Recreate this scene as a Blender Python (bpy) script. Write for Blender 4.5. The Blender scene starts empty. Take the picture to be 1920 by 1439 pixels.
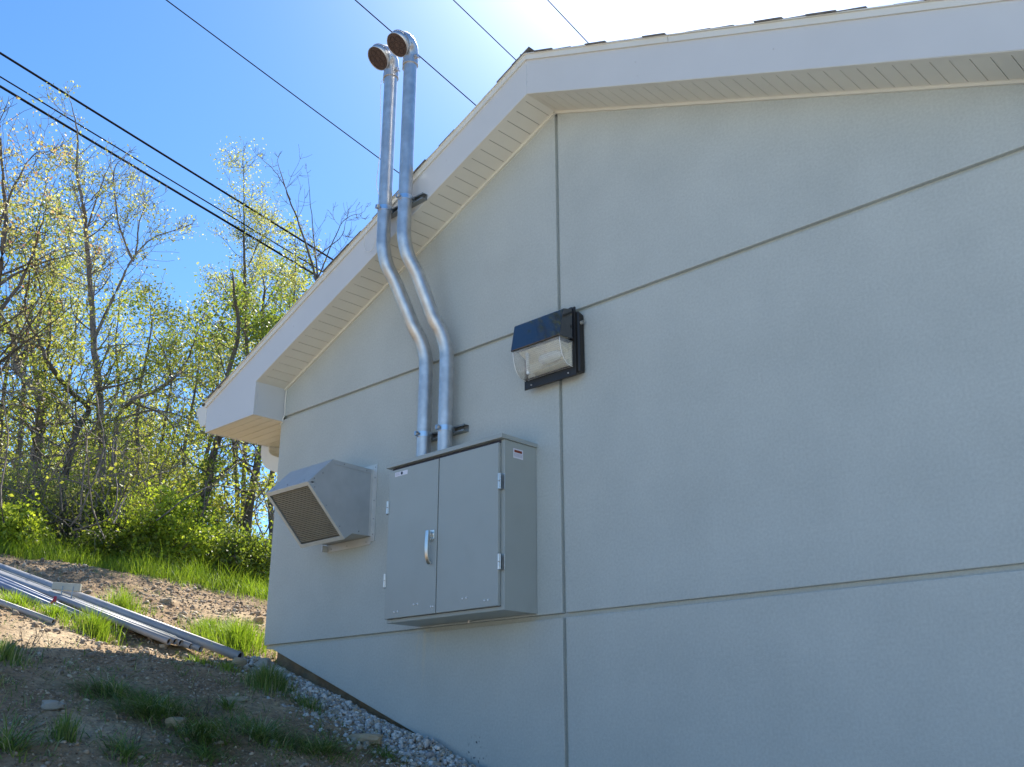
import bpy, bmesh, math, random
import numpy as np
from mathutils import Vector, Matrix, noise

S = bpy.context.scene
COL = S.collection
R = math.radians
random.seed(7)
rng = np.random.default_rng(7)

# ---------------------------------------------------------------- camera
cam_d = bpy.data.cameras.new("camera")
cam = bpy.data.objects.new("camera", cam_d)
COL.objects.link(cam)
S.camera = cam
cam.location = (0, -4.0, 0)
cam.rotation_euler = (R(90 + 19.26), 0, R(44.17))
cam_d.sensor_fit = 'HORIZONTAL'
cam_d.sensor_width = 36.0
cam_d.lens = 36.0 * 1908.6 / 1920.0
cam_d.clip_start = 0.05
cam_d.clip_end = 2000

# ---------------------------------------------------------------- world, sun, exposure
SUN_AZ, SUN_EL = 30.0, 48.5           # azimuth: degrees left of +Y
W = bpy.data.worlds.new("World")
S.world = W
W.use_nodes = True
nt = W.node_tree
bg = nt.nodes["Background"]
sky = nt.nodes.new("ShaderNodeTexSky")
sky.sky_type = 'NISHITA'
sky.sun_disc = False
sky.sun_elevation = R(SUN_EL)
sky.sun_rotation = R(-SUN_AZ)
sky.altitude = 100
sky.air_density = 1.0
sky.dust_density = 0.25
sky.ozone_density = 6.0
hs = nt.nodes.new("ShaderNodeHueSaturation"); hs.inputs["Saturation"].default_value = 1.16; hs.inputs["Value"].default_value = 0.91
nt.links.new(sky.outputs[0], hs.inputs["Color"])
# bright aureole of the sky round the sun
wt = nt.nodes.new("ShaderNodeTexCoord")
dp = nt.nodes.new("ShaderNodeVectorMath"); dp.operation = 'DOT_PRODUCT'
dp.inputs[1].default_value = (-math.sin(R(SUN_AZ)) * math.cos(R(SUN_EL)), math.cos(R(SUN_AZ)) * math.cos(R(SUN_EL)), math.sin(R(SUN_EL)))
nt.links.new(wt.outputs["Generated"], dp.inputs[0])
mp = nt.nodes.new("ShaderNodeMath"); mp.operation = 'MAXIMUM'; mp.inputs[1].default_value = 0.0; nt.links.new(dp.outputs["Value"], mp.inputs[0])
pw = nt.nodes.new("ShaderNodeMath"); pw.operation = 'POWER'; pw.inputs[1].default_value = 50.0; nt.links.new(mp.outputs[0], pw.inputs[0])
gl = nt.nodes.new("ShaderNodeVectorMath"); gl.operation = 'SCALE'; gl.inputs[0].default_value = (8.6, 8.3, 7.4); nt.links.new(pw.outputs[0], gl.inputs[3])
ad = nt.nodes.new("ShaderNodeVectorMath"); ad.operation = 'ADD'; nt.links.new(hs.outputs[0], ad.inputs[0]); nt.links.new(gl.outputs[0], ad.inputs[1])
nt.links.new(ad.outputs[0], bg.inputs[0])
bg.inputs[1].default_value = 0.12

sun_d = bpy.data.lights.new("sun", 'SUN')
sun_d.energy = 5.0
sun_d.angle = R(0.53)
sun_d.color = (1.0, 0.94, 0.84)
sun = bpy.data.objects.new("sun", sun_d)
COL.objects.link(sun)
sd = Vector((-math.sin(R(SUN_AZ)) * math.cos(R(SUN_EL)), math.cos(R(SUN_AZ)) * math.cos(R(SUN_EL)), math.sin(R(SUN_EL))))
sun.rotation_euler = sd.to_track_quat('Z', 'Y').to_euler()
sun.location = sd * 60

S.view_settings.view_transform = 'Standard'
S.view_settings.look = 'None'
S.view_settings.exposure = 1.06
S.view_settings.gamma = 1.0
S.cycles.max_bounces = 6
S.cycles.diffuse_bounces = 4
S.cycles.transparent_max_bounces = 8
S.cycles.sample_clamp_indirect = 8

# ---------------------------------------------------------------- materials
def new_mat(name):
    m = bpy.data.materials.new(name)
    m.use_nodes = True
    return m, m.node_tree, m.node_tree.nodes["Principled BSDF"]

def mat(name, col, rough=0.6, metal=0.0, var=0.08, scale=6.0, bump=0.0, bscale=60.0, bdist=0.01, rvar=0.0, spec=0.5, detail=5.0, coat=0.0, dirt=None, dscale=3.0, damt=0.4):
    m, t, p = new_mat(name)
    N, L = t.nodes, t.links
    tc = N.new("ShaderNodeTexCoord")
    n1 = N.new("ShaderNodeTexNoise"); n1.inputs["Scale"].default_value = scale; n1.inputs["Detail"].default_value = detail
    L.new(tc.outputs["Object"], n1.inputs["Vector"])
    r = N.new("ShaderNodeValToRGB")
    r.color_ramp.elements[0].position = 0.3; r.color_ramp.elements[1].position = 0.7
    r.color_ramp.elements[0].color = tuple(c * (1 - var) for c in col) + (1,)
    r.color_ramp.elements[1].color = tuple(min(1, c * (1 + var)) for c in col) + (1,)
    L.new(n1.outputs["Fac"], r.inputs["Fac"])
    out = r.outputs["Color"]
    if dirt:
        n3 = N.new("ShaderNodeTexNoise"); n3.inputs["Scale"].default_value = dscale; n3.inputs["Detail"].default_value = 8
        L.new(tc.outputs["Object"], n3.inputs["Vector"])
        r3 = N.new("ShaderNodeValToRGB"); r3.color_ramp.elements[0].position = 0.5; r3.color_ramp.elements[1].position = 0.72
        L.new(n3.outputs["Fac"], r3.inputs["Fac"])
        mu = N.new("ShaderNodeMath"); mu.operation = 'MULTIPLY'; mu.inputs[1].default_value = damt
        L.new(r3.outputs["Color"], mu.inputs[0])
        mx = N.new("ShaderNodeMixRGB"); mx.inputs[2].default_value = dirt + (1,)
        L.new(mu.outputs[0], mx.inputs[0]); L.new(out, mx.inputs[1]); out = mx.outputs[0]
    L.new(out, p.inputs["Base Color"])
    p.inputs["Metallic"].default_value = metal
    p.inputs["Roughness"].default_value = rough
    p.inputs["Specular IOR Level"].default_value = spec
    p.inputs["Coat Weight"].default_value = coat
    if rvar:
        n2 = N.new("ShaderNodeTexNoise"); n2.inputs["Scale"].default_value = scale * 4; n2.inputs["Detail"].default_value = 3
        L.new(tc.outputs["Object"], n2.inputs["Vector"])
        mr = N.new("ShaderNodeMapRange"); mr.inputs[3].default_value = rough - rvar; mr.inputs[4].default_value = rough + rvar
        L.new(n2.outputs["Fac"], mr.inputs[0]); L.new(mr.outputs[0], p.inputs["Roughness"])
    if bump:
        nb = N.new("ShaderNodeTexNoise"); nb.inputs["Scale"].default_value = bscale; nb.inputs["Detail"].default_value = 4
        L.new(tc.outputs["Object"], nb.inputs["Vector"])
        b = N.new("ShaderNodeBump"); b.inputs["Strength"].default_value = bump; b.inputs["Distance"].default_value = bdist
        L.new(nb.outputs["Fac"], b.inputs["Height"]); L.new(b.outputs[0], p.inputs["Normal"])
    return m

def leaf_mat(name, cols, trans=0.5, rough=0.5):
    m, t, p = new_mat(name)
    N, L = t.nodes, t.links
    g = N.new("ShaderNodeNewGeometry")
    r = N.new("ShaderNodeValToRGB")
    while len(r.color_ramp.elements) < len(cols):
        r.color_ramp.elements.new(0.5)
    for i, c in enumerate(cols):
        r.color_ramp.elements[i].position = i / max(1, len(cols) - 1)
        r.color_ramp.elements[i].color = tuple(c) + (1,)
    L.new(g.outputs["Random Per Island"], r.inputs["Fac"])
    L.new(r.outputs["Color"], p.inputs["Base Color"])
    p.inputs["Roughness"].default_value = rough
    tr = N.new("ShaderNodeBsdfTranslucent")
    hs = N.new("ShaderNodeHueSaturation"); hs.inputs["Value"].default_value = 1.5; hs.inputs["Saturation"].default_value = 1.1
    L.new(r.outputs["Color"], hs.inputs["Color"]); L.new(hs.outputs[0], tr.inputs["Color"])
    ms = N.new("ShaderNodeMixShader"); ms.inputs[0].default_value = trans
    L.new(p.outputs[0], ms.inputs[1]); L.new(tr.outputs[0], ms.inputs[2])
    L.new(ms.outputs[0], N["Material Output"].inputs["Surface"])
    return m

# painted synthetic stucco with fine grain and faint trowel mottling, rain stain below the cabinet
XR_ = -3.513
def stucco():
    m, t, p = new_mat("stucco")
    N, L = t.nodes, t.links
    tc = N.new("ShaderNodeTexCoord")
    a = N.new("ShaderNodeTexNoise"); a.inputs["Scale"].default_value = 2.2; a.inputs["Detail"].default_value = 7; a.inputs["Roughness"].default_value = 0.6
    L.new(tc.outputs["Object"], a.inputs["Vector"])
    r = N.new("ShaderNodeValToRGB"); r.color_ramp.elements[0].position = 0.3; r.color_ramp.elements[1].position = 0.7
    r.color_ramp.elements[0].color = (0.450, 0.478, 0.448, 1); r.color_ramp.elements[1].color = (0.505, 0.534, 0.500, 1)
    L.new(a.outputs["Fac"], r.inputs[0])
    s = N.new("ShaderNodeTexNoise"); s.inputs["Scale"].default_value = 80; s.inputs["Detail"].default_value = 6
    L.new(tc.outputs["Object"], s.inputs["Vector"])
    rs = N.new("ShaderNodeMapRange"); rs.inputs[1].default_value = 0.3; rs.inputs[2].default_value = 0.7; rs.inputs[3].default_value = 0.92; rs.inputs[4].default_value = 1.06
    L.new(s.outputs["Fac"], rs.inputs[0])
    mm = N.new("ShaderNodeVectorMath"); mm.operation = 'SCALE'
    L.new(r.outputs[0], mm.inputs[0]); L.new(rs.outputs[0], mm.inputs[3])
    # pale streaks washed down from the cabinet corner
    sx = N.new("ShaderNodeSeparateXYZ"); L.new(tc.outputs["Object"], sx.inputs[0])
    col = mm.outputs[0]
    for x0, z0, w, ln, c, amt in ((-4.60, 0.60, 0.018, 0.42, (0.60, 0.54, 0.40), 0.55), (-4.50, 0.60, 0.012, 0.30, (0.62, 0.56, 0.42), 0.35), (-4.655, 0.58, 0.012, 0.25, (0.60, 0.54, 0.40), 0.35)):
        wob = N.new("ShaderNodeTexNoise"); wob.inputs["Scale"].default_value = 9
        L.new(tc.outputs["Object"], wob.inputs["Vector"])
        w1 = N.new("ShaderNodeMath"); w1.operation = 'MULTIPLY_ADD'; w1.inputs[1].default_value = 0.07; L.new(wob.outputs["Fac"], w1.inputs[0]); L.new(sx.outputs[0], w1.inputs[2])
        d = N.new("ShaderNodeMath"); d.operation = 'SUBTRACT'; L.new(w1.outputs[0], d.inputs[0]); d.inputs[1].default_value = x0 - XR_ + 0.035
        ab = N.new("ShaderNodeMath"); ab.operation = 'ABSOLUTE'; L.new(d.outputs[0], ab.inputs[0])
        mr = N.new("ShaderNodeMapRange"); mr.inputs[1].default_value = 0; mr.inputs[2].default_value = w; mr.inputs[3].default_value = 1; mr.inputs[4].default_value = 0
        L.new(ab.outputs[0], mr.inputs[0])
        mz = N.new("ShaderNodeMapRange"); mz.inputs[1].default_value = z0 + 0.4 - ln; mz.inputs[2].default_value = z0 + 0.4; L.new(sx.outputs[2], mz.inputs[0])
        lt = N.new("ShaderNodeMath"); lt.operation = 'LESS_THAN'; lt.inputs[1].default_value = z0 + 0.41; L.new(sx.outputs[2], lt.inputs[0])
        k = N.new("ShaderNodeMath"); k.operation = 'MULTIPLY'; L.new(mr.outputs[0], k.inputs[0]); L.new(mz.outputs[0], k.inputs[1])
        k2 = N.new("ShaderNodeMath"); k2.operation = 'MULTIPLY'; L.new(k.outputs[0], k2.inputs[0]); L.new(lt.outputs[0], k2.inputs[1])
        k3 = N.new("ShaderNodeMath"); k3.operation = 'MULTIPLY'; L.new(k2.outputs[0], k3.inputs[0]); k3.inputs[1].default_value = amt
        mx = N.new("ShaderNodeMixRGB"); mx.inputs[2].default_value = c + (1,)
        L.new(k3.outputs[0], mx.inputs[0]); L.new(col, mx.inputs[1]); col = mx.outputs[0]
    sn = N.new("ShaderNodeTexNoise"); sn.inputs["Scale"].default_value = 38; sn.inputs["Detail"].default_value = 2; L.new(tc.outputs["Object"], sn.inputs["Vector"])
    sr = N.new("ShaderNodeMapRange"); sr.inputs[1].default_value = 0.60; sr.inputs[2].default_value = 0.66; L.new(sn.outputs["Fac"], sr.inputs[0])
    ds = N.new("ShaderNodeVectorMath"); ds.operation = 'DISTANCE'; ds.inputs[1].default_value = (-4.15 - XR_, 0, -0.06 + 0.4); L.new(tc.outputs["Object"], ds.inputs[0])
    dr_ = N.new("ShaderNodeMapRange"); dr_.inputs[1].default_value = 0.09; dr_.inputs[2].default_value = 0.05; L.new(ds.outputs["Value"], dr_.inputs[0])
    dm = N.new("ShaderNodeMath"); dm.operation = 'MULTIPLY'; L.new(sr.outputs[0], dm.inputs[0]); L.new(dr_.outputs[0], dm.inputs[1])
    dx = N.new("ShaderNodeMixRGB"); dx.inputs[2].default_value = (0.07, 0.08, 0.09, 1); L.new(dm.outputs[0], dx.inputs[0]); L.new(col, dx.inputs[1]); col = dx.outputs[0]
    L.new(col, p.inputs["Base Color"])
    p.inputs["Roughness"].default_value = 0.85
    p.inputs["Specular IOR Level"].default_value = 0.25
    nb = N.new("ShaderNodeTexNoise"); nb.inputs["Scale"].default_value = 160; nb.inputs["Detail"].default_value = 3
    L.new(tc.outputs["Object"], nb.inputs["Vector"])
    nb2 = N.new("ShaderNodeTexNoise"); nb2.inputs["Scale"].default_value = 4; nb2.inputs["Detail"].default_value = 2
    L.new(tc.outputs["Object"], nb2.inputs["Vector"])
    b2 = N.new("ShaderNodeBump"); b2.inputs["Strength"].default_value = 0.10; b2.inputs["Distance"].default_value = 0.01
    L.new(nb2.outputs["Fac"], b2.inputs["Height"])
    b = N.new("ShaderNodeBump"); b.inputs["Strength"].default_value = 0.5; b.inputs["Distance"].default_value = 0.002
    L.new(nb.outputs["Fac"], b.inputs["Height"]); L.new(b2.outputs[0], b.inputs["Normal"]); L.new(b.outputs[0], p.inputs["Normal"])
    return m

def dirt_mat():
    m, t, p = new_mat("dirt")
    N, L = t.nodes, t.links
    tc = N.new("ShaderNodeTexCoord")
    def nz(sc, det, ro=0.6):
        n = N.new("ShaderNodeTexNoise"); n.inputs["Scale"].default_value = sc; n.inputs["Detail"].default_value = det; n.inputs["Roughness"].default_value = ro
        L.new(tc.outputs["Object"], n.inputs["Vector"]); return n
    a = nz(1.3, 8); r = N.new("ShaderNodeValToRGB")
    e = r.color_ramp.elements
    e[0].position = 0.28; e[0].color = (0.20, 0.125, 0.068, 1); e[1].position = 0.72; e[1].color = (0.58, 0.445, 0.28, 1)
    k = e.new(0.5); k.color = (0.38, 0.265, 0.155, 1)
    L.new(a.outputs["Fac"], r.inputs[0])
    b_ = nz(26, 6, 0.7); mr = N.new("ShaderNodeMapRange"); mr.inputs[1].default_value = 0.3; mr.inputs[2].default_value = 0.7; mr.inputs[3].default_value = 0.45; mr.inputs[4].default_value = 1.3
    L.new(b_.outputs["Fac"], mr.inputs[0])
    mm = N.new("ShaderNodeVectorMath"); mm.operation = 'SCALE'; L.new(r.outputs[0], mm.inputs[0]); L.new(mr.outputs[0], mm.inputs[3])
    # far away the ground is grown over
    sx = N.new("ShaderNodeSeparateXYZ"); L.new(tc.outputs["Object"], sx.inputs[0])
    g = N.new("ShaderNodeMapRange"); g.inputs[1].default_value = -9.75; g.inputs[2].default_value = -10.2
    cm = N.new("ShaderNodeMath"); cm.operation = 'MULTIPLY_ADD'; cm.inputs[1].default_value = -0.73; L.new(sx.outputs[1], cm.inputs[0]); L.new(sx.outputs[0], cm.inputs[2]); L.new(cm.outputs[0], g.inputs[0])
    mx = N.new("ShaderNodeMixRGB"); mx.inputs[2].default_value = (0.045, 0.055, 0.02, 1)
    L.new(g.outputs[0], mx.inputs[0]); L.new(mm.outputs[0], mx.inputs[1])
    # unseen pale ground before the building, added to bounce light onto the wall
    yd = N.new("ShaderNodeMapRange"); yd.inputs[1].default_value = -0.6; yd.inputs[2].default_value = -1.0; L.new(sx.outputs[1], yd.inputs[0])
    xd = N.new("ShaderNodeMapRange"); xd.inputs[1].default_value = -3.75; xd.inputs[2].default_value = -3.3; L.new(sx.outputs[0], xd.inputs[0])
    ym = N.new("ShaderNodeMath"); ym.operation = 'MULTIPLY'; L.new(yd.outputs[0], ym.inputs[0]); L.new(xd.outputs[0], ym.inputs[1])
    mx2 = N.new("ShaderNodeMixRGB"); mx2.inputs[2].default_value = (0.62, 0.60, 0.54, 1)
    L.new(ym.outputs[0], mx2.inputs[0]); L.new(mx.outputs[0], mx2.inputs[1])
    L.new(mx2.outputs[0], p.inputs["Base Color"])
    p.inputs["Roughness"].default_value = 0.95; p.inputs["Specular IOR Level"].default_value = 0.15
    c = nz(45, 6, 0.65); d = nz(9, 5)
    b1 = N.new("ShaderNodeBump"); b1.inputs["Strength"].default_value = 0.9; b1.inputs["Distance"].default_value = 0.03; L.new(d.outputs["Fac"], b1.inputs["Height"])
    b2 = N.new("ShaderNodeBump"); b2.inputs["Strength"].default_value = 1.0; b2.inputs["Distance"].default_value = 0.012; L.new(c.outputs["Fac"], b2.inputs["Height"]); L.new(b1.outputs[0], b2.inputs["Normal"])
    L.new(b2.outputs[0], p.inputs["Normal"])
    return m

def island_mat(name, cols, rough=0.85, bump=0.3, bscale=40):
    m, t, p = new_mat(name)
    N, L = t.nodes, t.links
    g = N.new("ShaderNodeNewGeometry"); r = N.new("ShaderNodeValToRGB")
    while len(r.color_ramp.elements) < len(cols): r.color_ramp.elements.new(0.5)
    for i, c in enumerate(cols):
        r.color_ramp.elements[i].position = i / (len(cols) - 1); r.color_ramp.elements[i].color = tuple(c) + (1,)
    L.new(g.outputs["Random Per Island"], r.inputs["Fac"])
    tc = N.new("ShaderNodeTexCoord")
    n = N.new("ShaderNodeTexNoise"); n.inputs["Scale"].default_value = bscale; n.inputs["Detail"].default_value = 5
    L.new(tc.outputs["Object"], n.inputs["Vector"])
    mr = N.new("ShaderNodeMapRange"); mr.inputs[1].default_value = 0.3; mr.inputs[2].default_value = 0.7; mr.inputs[3].default_value = 0.75; mr.inputs[4].default_value = 1.2
    L.new(n.outputs["Fac"], mr.inputs[0])
    mm = N.new("ShaderNodeVectorMath"); mm.operation = 'SCALE'; L.new(r.outputs[0], mm.inputs[0]); L.new(mr.outputs[0], mm.inputs[3])
    L.new(mm.outputs[0], p.inputs["Base Color"])
    p.inputs["Roughness"].default_value = rough
    b = N.new("ShaderNodeBump"); b.inputs["Strength"].default_value = bump; b.inputs["Distance"].default_value = 0.01
    L.new(n.outputs["Fac"], b.inputs["Height"]); L.new(b.outputs[0], p.inputs["Normal"])
    return m

M = dict(
    zinc=mat("zinc_rivet", (0.75, 0.77, 0.78), 0.45, metal=0.3, var=0.05),
    stucco=stucco(),
    concrete=mat("foundation_concrete", (0.20, 0.15, 0.09), 0.9, var=0.35, scale=9, bump=0.6, bscale=30, bdist=0.02, dirt=(0.30, 0.16, 0.07), dscale=6, damt=0.6),
    trim=mat("cream_trim", (0.72, 0.70, 0.62), 0.45, var=0.03, scale=3, bump=0.05, bscale=8),
    fascia=mat("fascia_metal", (0.62, 0.62, 0.60), 0.32, var=0.025, scale=2.5, bump=0.12, bscale=3.0, bdist=0.02),
    soffit=mat("soffit_vinyl", (0.72, 0.695, 0.60), 0.5, var=0.03, scale=5, bump=0.1, bscale=14),
    groove=mat("soffit_groove", (0.30, 0.28, 0.24), 0.8),
    shingle=mat("asphalt_shingle", (0.17, 0.165, 0.16), 0.95, var=0.4, scale=40, bump=0.6, bscale=200, bdist=0.004),
    cabinet=mat("cabinet_paint", (0.365, 0.395, 0.37), 0.36, var=0.03, scale=3, bump=0.10, bscale=5, bdist=0.012, rvar=0.06, dirt=(0.33, 0.35, 0.32), dscale=7, damt=0.35),
    hood=mat("hood_galvanised", (0.44, 0.46, 0.455), 0.55, metal=0.1, var=0.07, scale=11, bump=0.08, bscale=12, rvar=0.08),
    mesh_dark=mat("duct_dark", (0.05, 0.045, 0.035), 0.9),
    wire=mat("mesh_wire", (0.40, 0.38, 0.32), 0.55, metal=0.5),
    galv=mat("galvanised_pipe", (0.58, 0.58, 0.575), 0.42, metal=0.9, var=0.14, scale=20, bump=0.04, bscale=22, bdist=0.004, rvar=0.07, dirt=(0.40, 0.40, 0.40), dscale=7, damt=0.55),
    strap=mat("zinc_strap", (0.62, 0.68, 0.74), 0.3, metal=1.0, var=0.08),
    strut=mat("strut_channel", (0.30, 0.32, 0.32), 0.45, metal=0.7, var=0.12, scale=15),
    cast=mat("cast_aluminium", (0.56, 0.56, 0.57), 0.42, metal=0.9, var=0.10, scale=22, bump=0.15, bscale=45, bdist=0.004),
    fibredark=mat("insulator_recess", (0.018, 0.012, 0.011), 0.7),
    fibre=mat("brown_insulator", (0.065, 0.038, 0.033), 0.5, var=0.2, scale=20),
    steel=mat("hinge_steel", (0.62, 0.60, 0.57), 0.36, metal=1.0, var=0.06),
    chrome=mat("chrome_handle", (0.80, 0.80, 0.76), 0.30, metal=1.0, var=0.03),
    white=mat("label_white", (0.72, 0.72, 0.78), 0.45, var=0.02),
    red=mat("label_red", (0.22, 0.035, 0.015), 0.5, var=0.1),
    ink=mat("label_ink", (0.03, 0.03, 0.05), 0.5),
    greyink=mat("label_grey_ink", (0.38, 0.38, 0.46), 0.6),
    frame=mat("lamp_frame_bronze", (0.022, 0.020, 0.018), 0.38, var=0.2, spec=0.4),
    bronze=mat("lamp_bronze", (0.010, 0.011, 0.016), 0.05, var=0.2, coat=1.0, bump=0.03, bscale=10, spec=0.8),
    reflector=mat("lamp_reflector", (0.93, 0.86, 0.70), 0.4, metal=0.0, var=0.1),
    flange=mat("pale_galvanised", (0.60, 0.61, 0.58), 0.45, metal=0.2, var=0.06, scale=12),
    lampwhite=mat("lamp_bulb", (0.85, 0.85, 0.82), 0.25),
    cable=mat("cable_black", (0.012, 0.013, 0.016), 0.95, spec=0.05),
    twine=mat("white_twine", (0.75, 0.74, 0.70), 0.8),
    pvc=mat("weathered_conduit", (0.33, 0.335, 0.35), 0.5, metal=0.15, var=0.10, scale=9, bump=0.1, bscale=30),
    bluepvc=mat("blue_grey_pipe", (0.21, 0.245, 0.33), 0.45, metal=0.1, var=0.08, scale=8),
    bore=mat("bore_shade", (0.03, 0.03, 0.03), 0.9),
    block=mat("cream_block", (0.50, 0.47, 0.38), 0.6, var=0.08, scale=20),
    ribbon=mat("red_ribbon", (0.45, 0.03, 0.05), 0.6),
    dirt=dirt_mat(),
    gravel=island_mat("gravel_stone", [(0.28, 0.275, 0.27), (0.44, 0.435, 0.42), (0.55, 0.545, 0.52), (0.70, 0.69, 0.64), (0.34, 0.32, 0.28), (0.45, 0.38, 0.28), (0.22, 0.20, 0.18)]),
    chips=island_mat("soil_stones", [(0.14, 0.095, 0.065), (0.40, 0.30, 0.20), (0.22, 0.155, 0.105), (0.62, 0.52, 0.38), (0.17, 0.12, 0.085), (0.48, 0.38, 0.27), (0.30, 0.21, 0.14)]),
    rock=mat("sandstone", (0.36, 0.29, 0.19), 0.9, var=0.25, scale=14, bump=0.7, bscale=25, bdist=0.02),
    greyrock=mat("grey_stone", (0.30, 0.29, 0.25), 0.9, var=0.2, scale=14, bump=0.6, bscale=25, bdist=0.02),
    bark=mat("bark", (0.13, 0.105, 0.08), 0.95, var=0.35, scale=12, bump=0.8, bscale=30, bdist=0.02),
    greybark=mat("grey_bark", (0.21, 0.18, 0.155), 0.95, var=0.3, scale=12, bump=0.7, bscale=30, bdist=0.02),
    leafA=leaf_mat("leaf_spring", [(0.26, 0.29, 0.05), (0.38, 0.39, 0.08), (0.17, 0.21, 0.035), (0.45, 0.42, 0.11)], trans=0.55),
    leafY=leaf_mat("leaf_yellow", [(0.38, 0.38, 0.12), (0.30, 0.33, 0.08), (0.46, 0.43, 0.16), (0.22, 0.25, 0.06)], trans=0.55),
    leafG=leaf_mat("leaf_green", [(0.10, 0.15, 0.03), (0.17, 0.22, 0.04), (0.25, 0.30, 0.05), (0.13, 0.17, 0.03)]),
    leafB=leaf_mat("leaf_bright", [(0.32, 0.40, 0.05), (0.44, 0.50, 0.08), (0.22, 0.30, 0.04)]),
    leafR=leaf_mat("leaf_bud", [(0.34, 0.17, 0.13), (0.42, 0.36, 0.14), (0.40, 0.40, 0.13), (0.48, 0.40, 0.16), (0.36, 0.36, 0.12)]),
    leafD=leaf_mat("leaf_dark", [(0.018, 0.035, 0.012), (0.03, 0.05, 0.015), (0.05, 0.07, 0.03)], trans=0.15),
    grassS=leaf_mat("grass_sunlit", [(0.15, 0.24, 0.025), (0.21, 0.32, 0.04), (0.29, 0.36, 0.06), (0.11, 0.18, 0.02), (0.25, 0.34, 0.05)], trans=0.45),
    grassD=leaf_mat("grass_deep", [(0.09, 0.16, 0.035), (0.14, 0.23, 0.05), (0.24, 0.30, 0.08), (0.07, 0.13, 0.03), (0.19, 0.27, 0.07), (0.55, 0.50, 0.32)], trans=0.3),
)

# glass lens of the wall lamp
def lens_mat():
    """ribbed clear glass: mostly see-through, a sheen on top, milky where the prisms scatter"""
    m = bpy.data.materials.new("prismatic_glass"); m.use_nodes = True
    N, L = m.node_tree.nodes, m.node_tree.links
    N.remove(N["Principled BSDF"])
    tc = N.new("ShaderNodeTexCoord"); sep = N.new("ShaderNodeSeparateXYZ"); L.new(tc.outputs["Object"], sep.inputs[0])
    def wave(out, k, ph=0.0):
        a = N.new("ShaderNodeMath"); a.operation = 'MULTIPLY_ADD'; a.inputs[1].default_value = k; a.inputs[2].default_value = ph; L.new(out, a.inputs[0])
        b = N.new("ShaderNodeMath"); b.operation = 'SINE'; L.new(a.outputs[0], b.inputs[0]); return b.outputs[0]
    ad = N.new("ShaderNodeMath"); ad.operation = 'ADD'; L.new(wave(sep.outputs[0], 900), ad.inputs[0]); L.new(wave(sep.outputs[2], 620), ad.inputs[1])
    bump = N.new("ShaderNodeBump"); bump.inputs["Strength"].default_value = 0.5; bump.inputs["Distance"].default_value = 0.003; L.new(ad.outputs[0], bump.inputs["Height"])
    nz = N.new("ShaderNodeTexNoise"); nz.inputs["Scale"].default_value = 16; nz.inputs["Detail"].default_value = 3; L.new(tc.outputs["Object"], nz.inputs["Vector"])
    mr = N.new("ShaderNodeMapRange"); mr.inputs[1].default_value = 0.3; mr.inputs[2].default_value = 0.7; mr.inputs[3].default_value = 0.10; mr.inputs[4].default_value = 0.20; L.new(nz.outputs["Fac"], mr.inputs[0])
    wv = N.new("ShaderNodeMath"); wv.operation = 'MULTIPLY_ADD'; wv.inputs[1].default_value = 0.05; L.new(ad.outputs[0], wv.inputs[0]); L.new(mr.outputs[0], wv.inputs[2])
    tr = N.new("ShaderNodeBsdfTransparent"); tr.inputs[0].default_value = (0.95, 0.95, 0.93, 1)
    df = N.new("ShaderNodeBsdfDiffuse"); df.inputs[0].default_value = (0.92, 0.92, 0.92, 1)
    gs = N.new("ShaderNodeBsdfGlossy"); gs.inputs["Roughness"].default_value = 0.12; L.new(bump.outputs[0], gs.inputs["Normal"])
    m1 = N.new("ShaderNodeMixShader"); L.new(wv.outputs[0], m1.inputs[0]); L.new(tr.outputs[0], m1.inputs[1]); L.new(df.outputs[0], m1.inputs[2])
    fr = N.new("ShaderNodeLayerWeight"); fr.inputs[0].default_value = 0.12
    m2 = N.new("ShaderNodeMixShader"); L.new(fr.outputs["Fresnel"], m2.inputs[0]); L.new(m1.outputs[0], m2.inputs[1]); L.new(gs.outputs[0], m2.inputs[2])
    L.new(m2.outputs[0], N["Material Output"].inputs["Surface"])
    return m
M['lens'] = lens_mat()

# ---------------------------------------------------------------- mesh helpers
def meta(o, label=None, cat=None, group=None, kind=None):
    if label: o["label"] = label
    if cat: o["category"] = cat
    if group: o["group"] = group
    if kind: o["kind"] = kind
    return o

def empty(name, loc, label=None, cat=None, group=None, rz=0):
    o = bpy.data.objects.new(name, None)
    o.empty_display_size = 0.2
    COL.objects.link(o); o.location = loc; o.rotation_euler = (0, 0, rz)
    return meta(o, label, cat, group)

def link(name, me, m, parent=None, loc=None, smooth=False):
    o = bpy.data.objects.new(name, me)
    COL.objects.link(o)
    me.materials.append(m)
    if parent is not None:
        o.parent = parent
        if loc is None:      # geometry was given in world coordinates
            w = Vector((0, 0, 0)); q = parent
            while q is not None:
                w += Vector(q.location); q = q.parent
            me.transform(Matrix.Translation(-w))
        else:
            o.location = loc
    elif loc is not None:
        me.transform(Matrix.Translation(-Vector(loc))); o.location = loc
    if smooth:
        me.polygons.foreach_set("use_smooth", [True] * len(me.polygons))
    me.update()
    return o

def from_bm(name, bm, m, parent=None, loc=None, smooth=False, bevel=0.0, segs=2):
    bmesh.ops.recalc_face_normals(bm, faces=bm.faces)
    me = bpy.data.meshes.new(name); bm.to_mesh(me); bm.free()
    o = link(name, me, m, parent, loc, smooth)
    if bevel:
        b = o.modifiers.new("bevel", 'BEVEL'); b.width = bevel; b.segments = segs; b.limit_method = 'ANGLE'; b.angle_limit = R(40)
    return o

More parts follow.
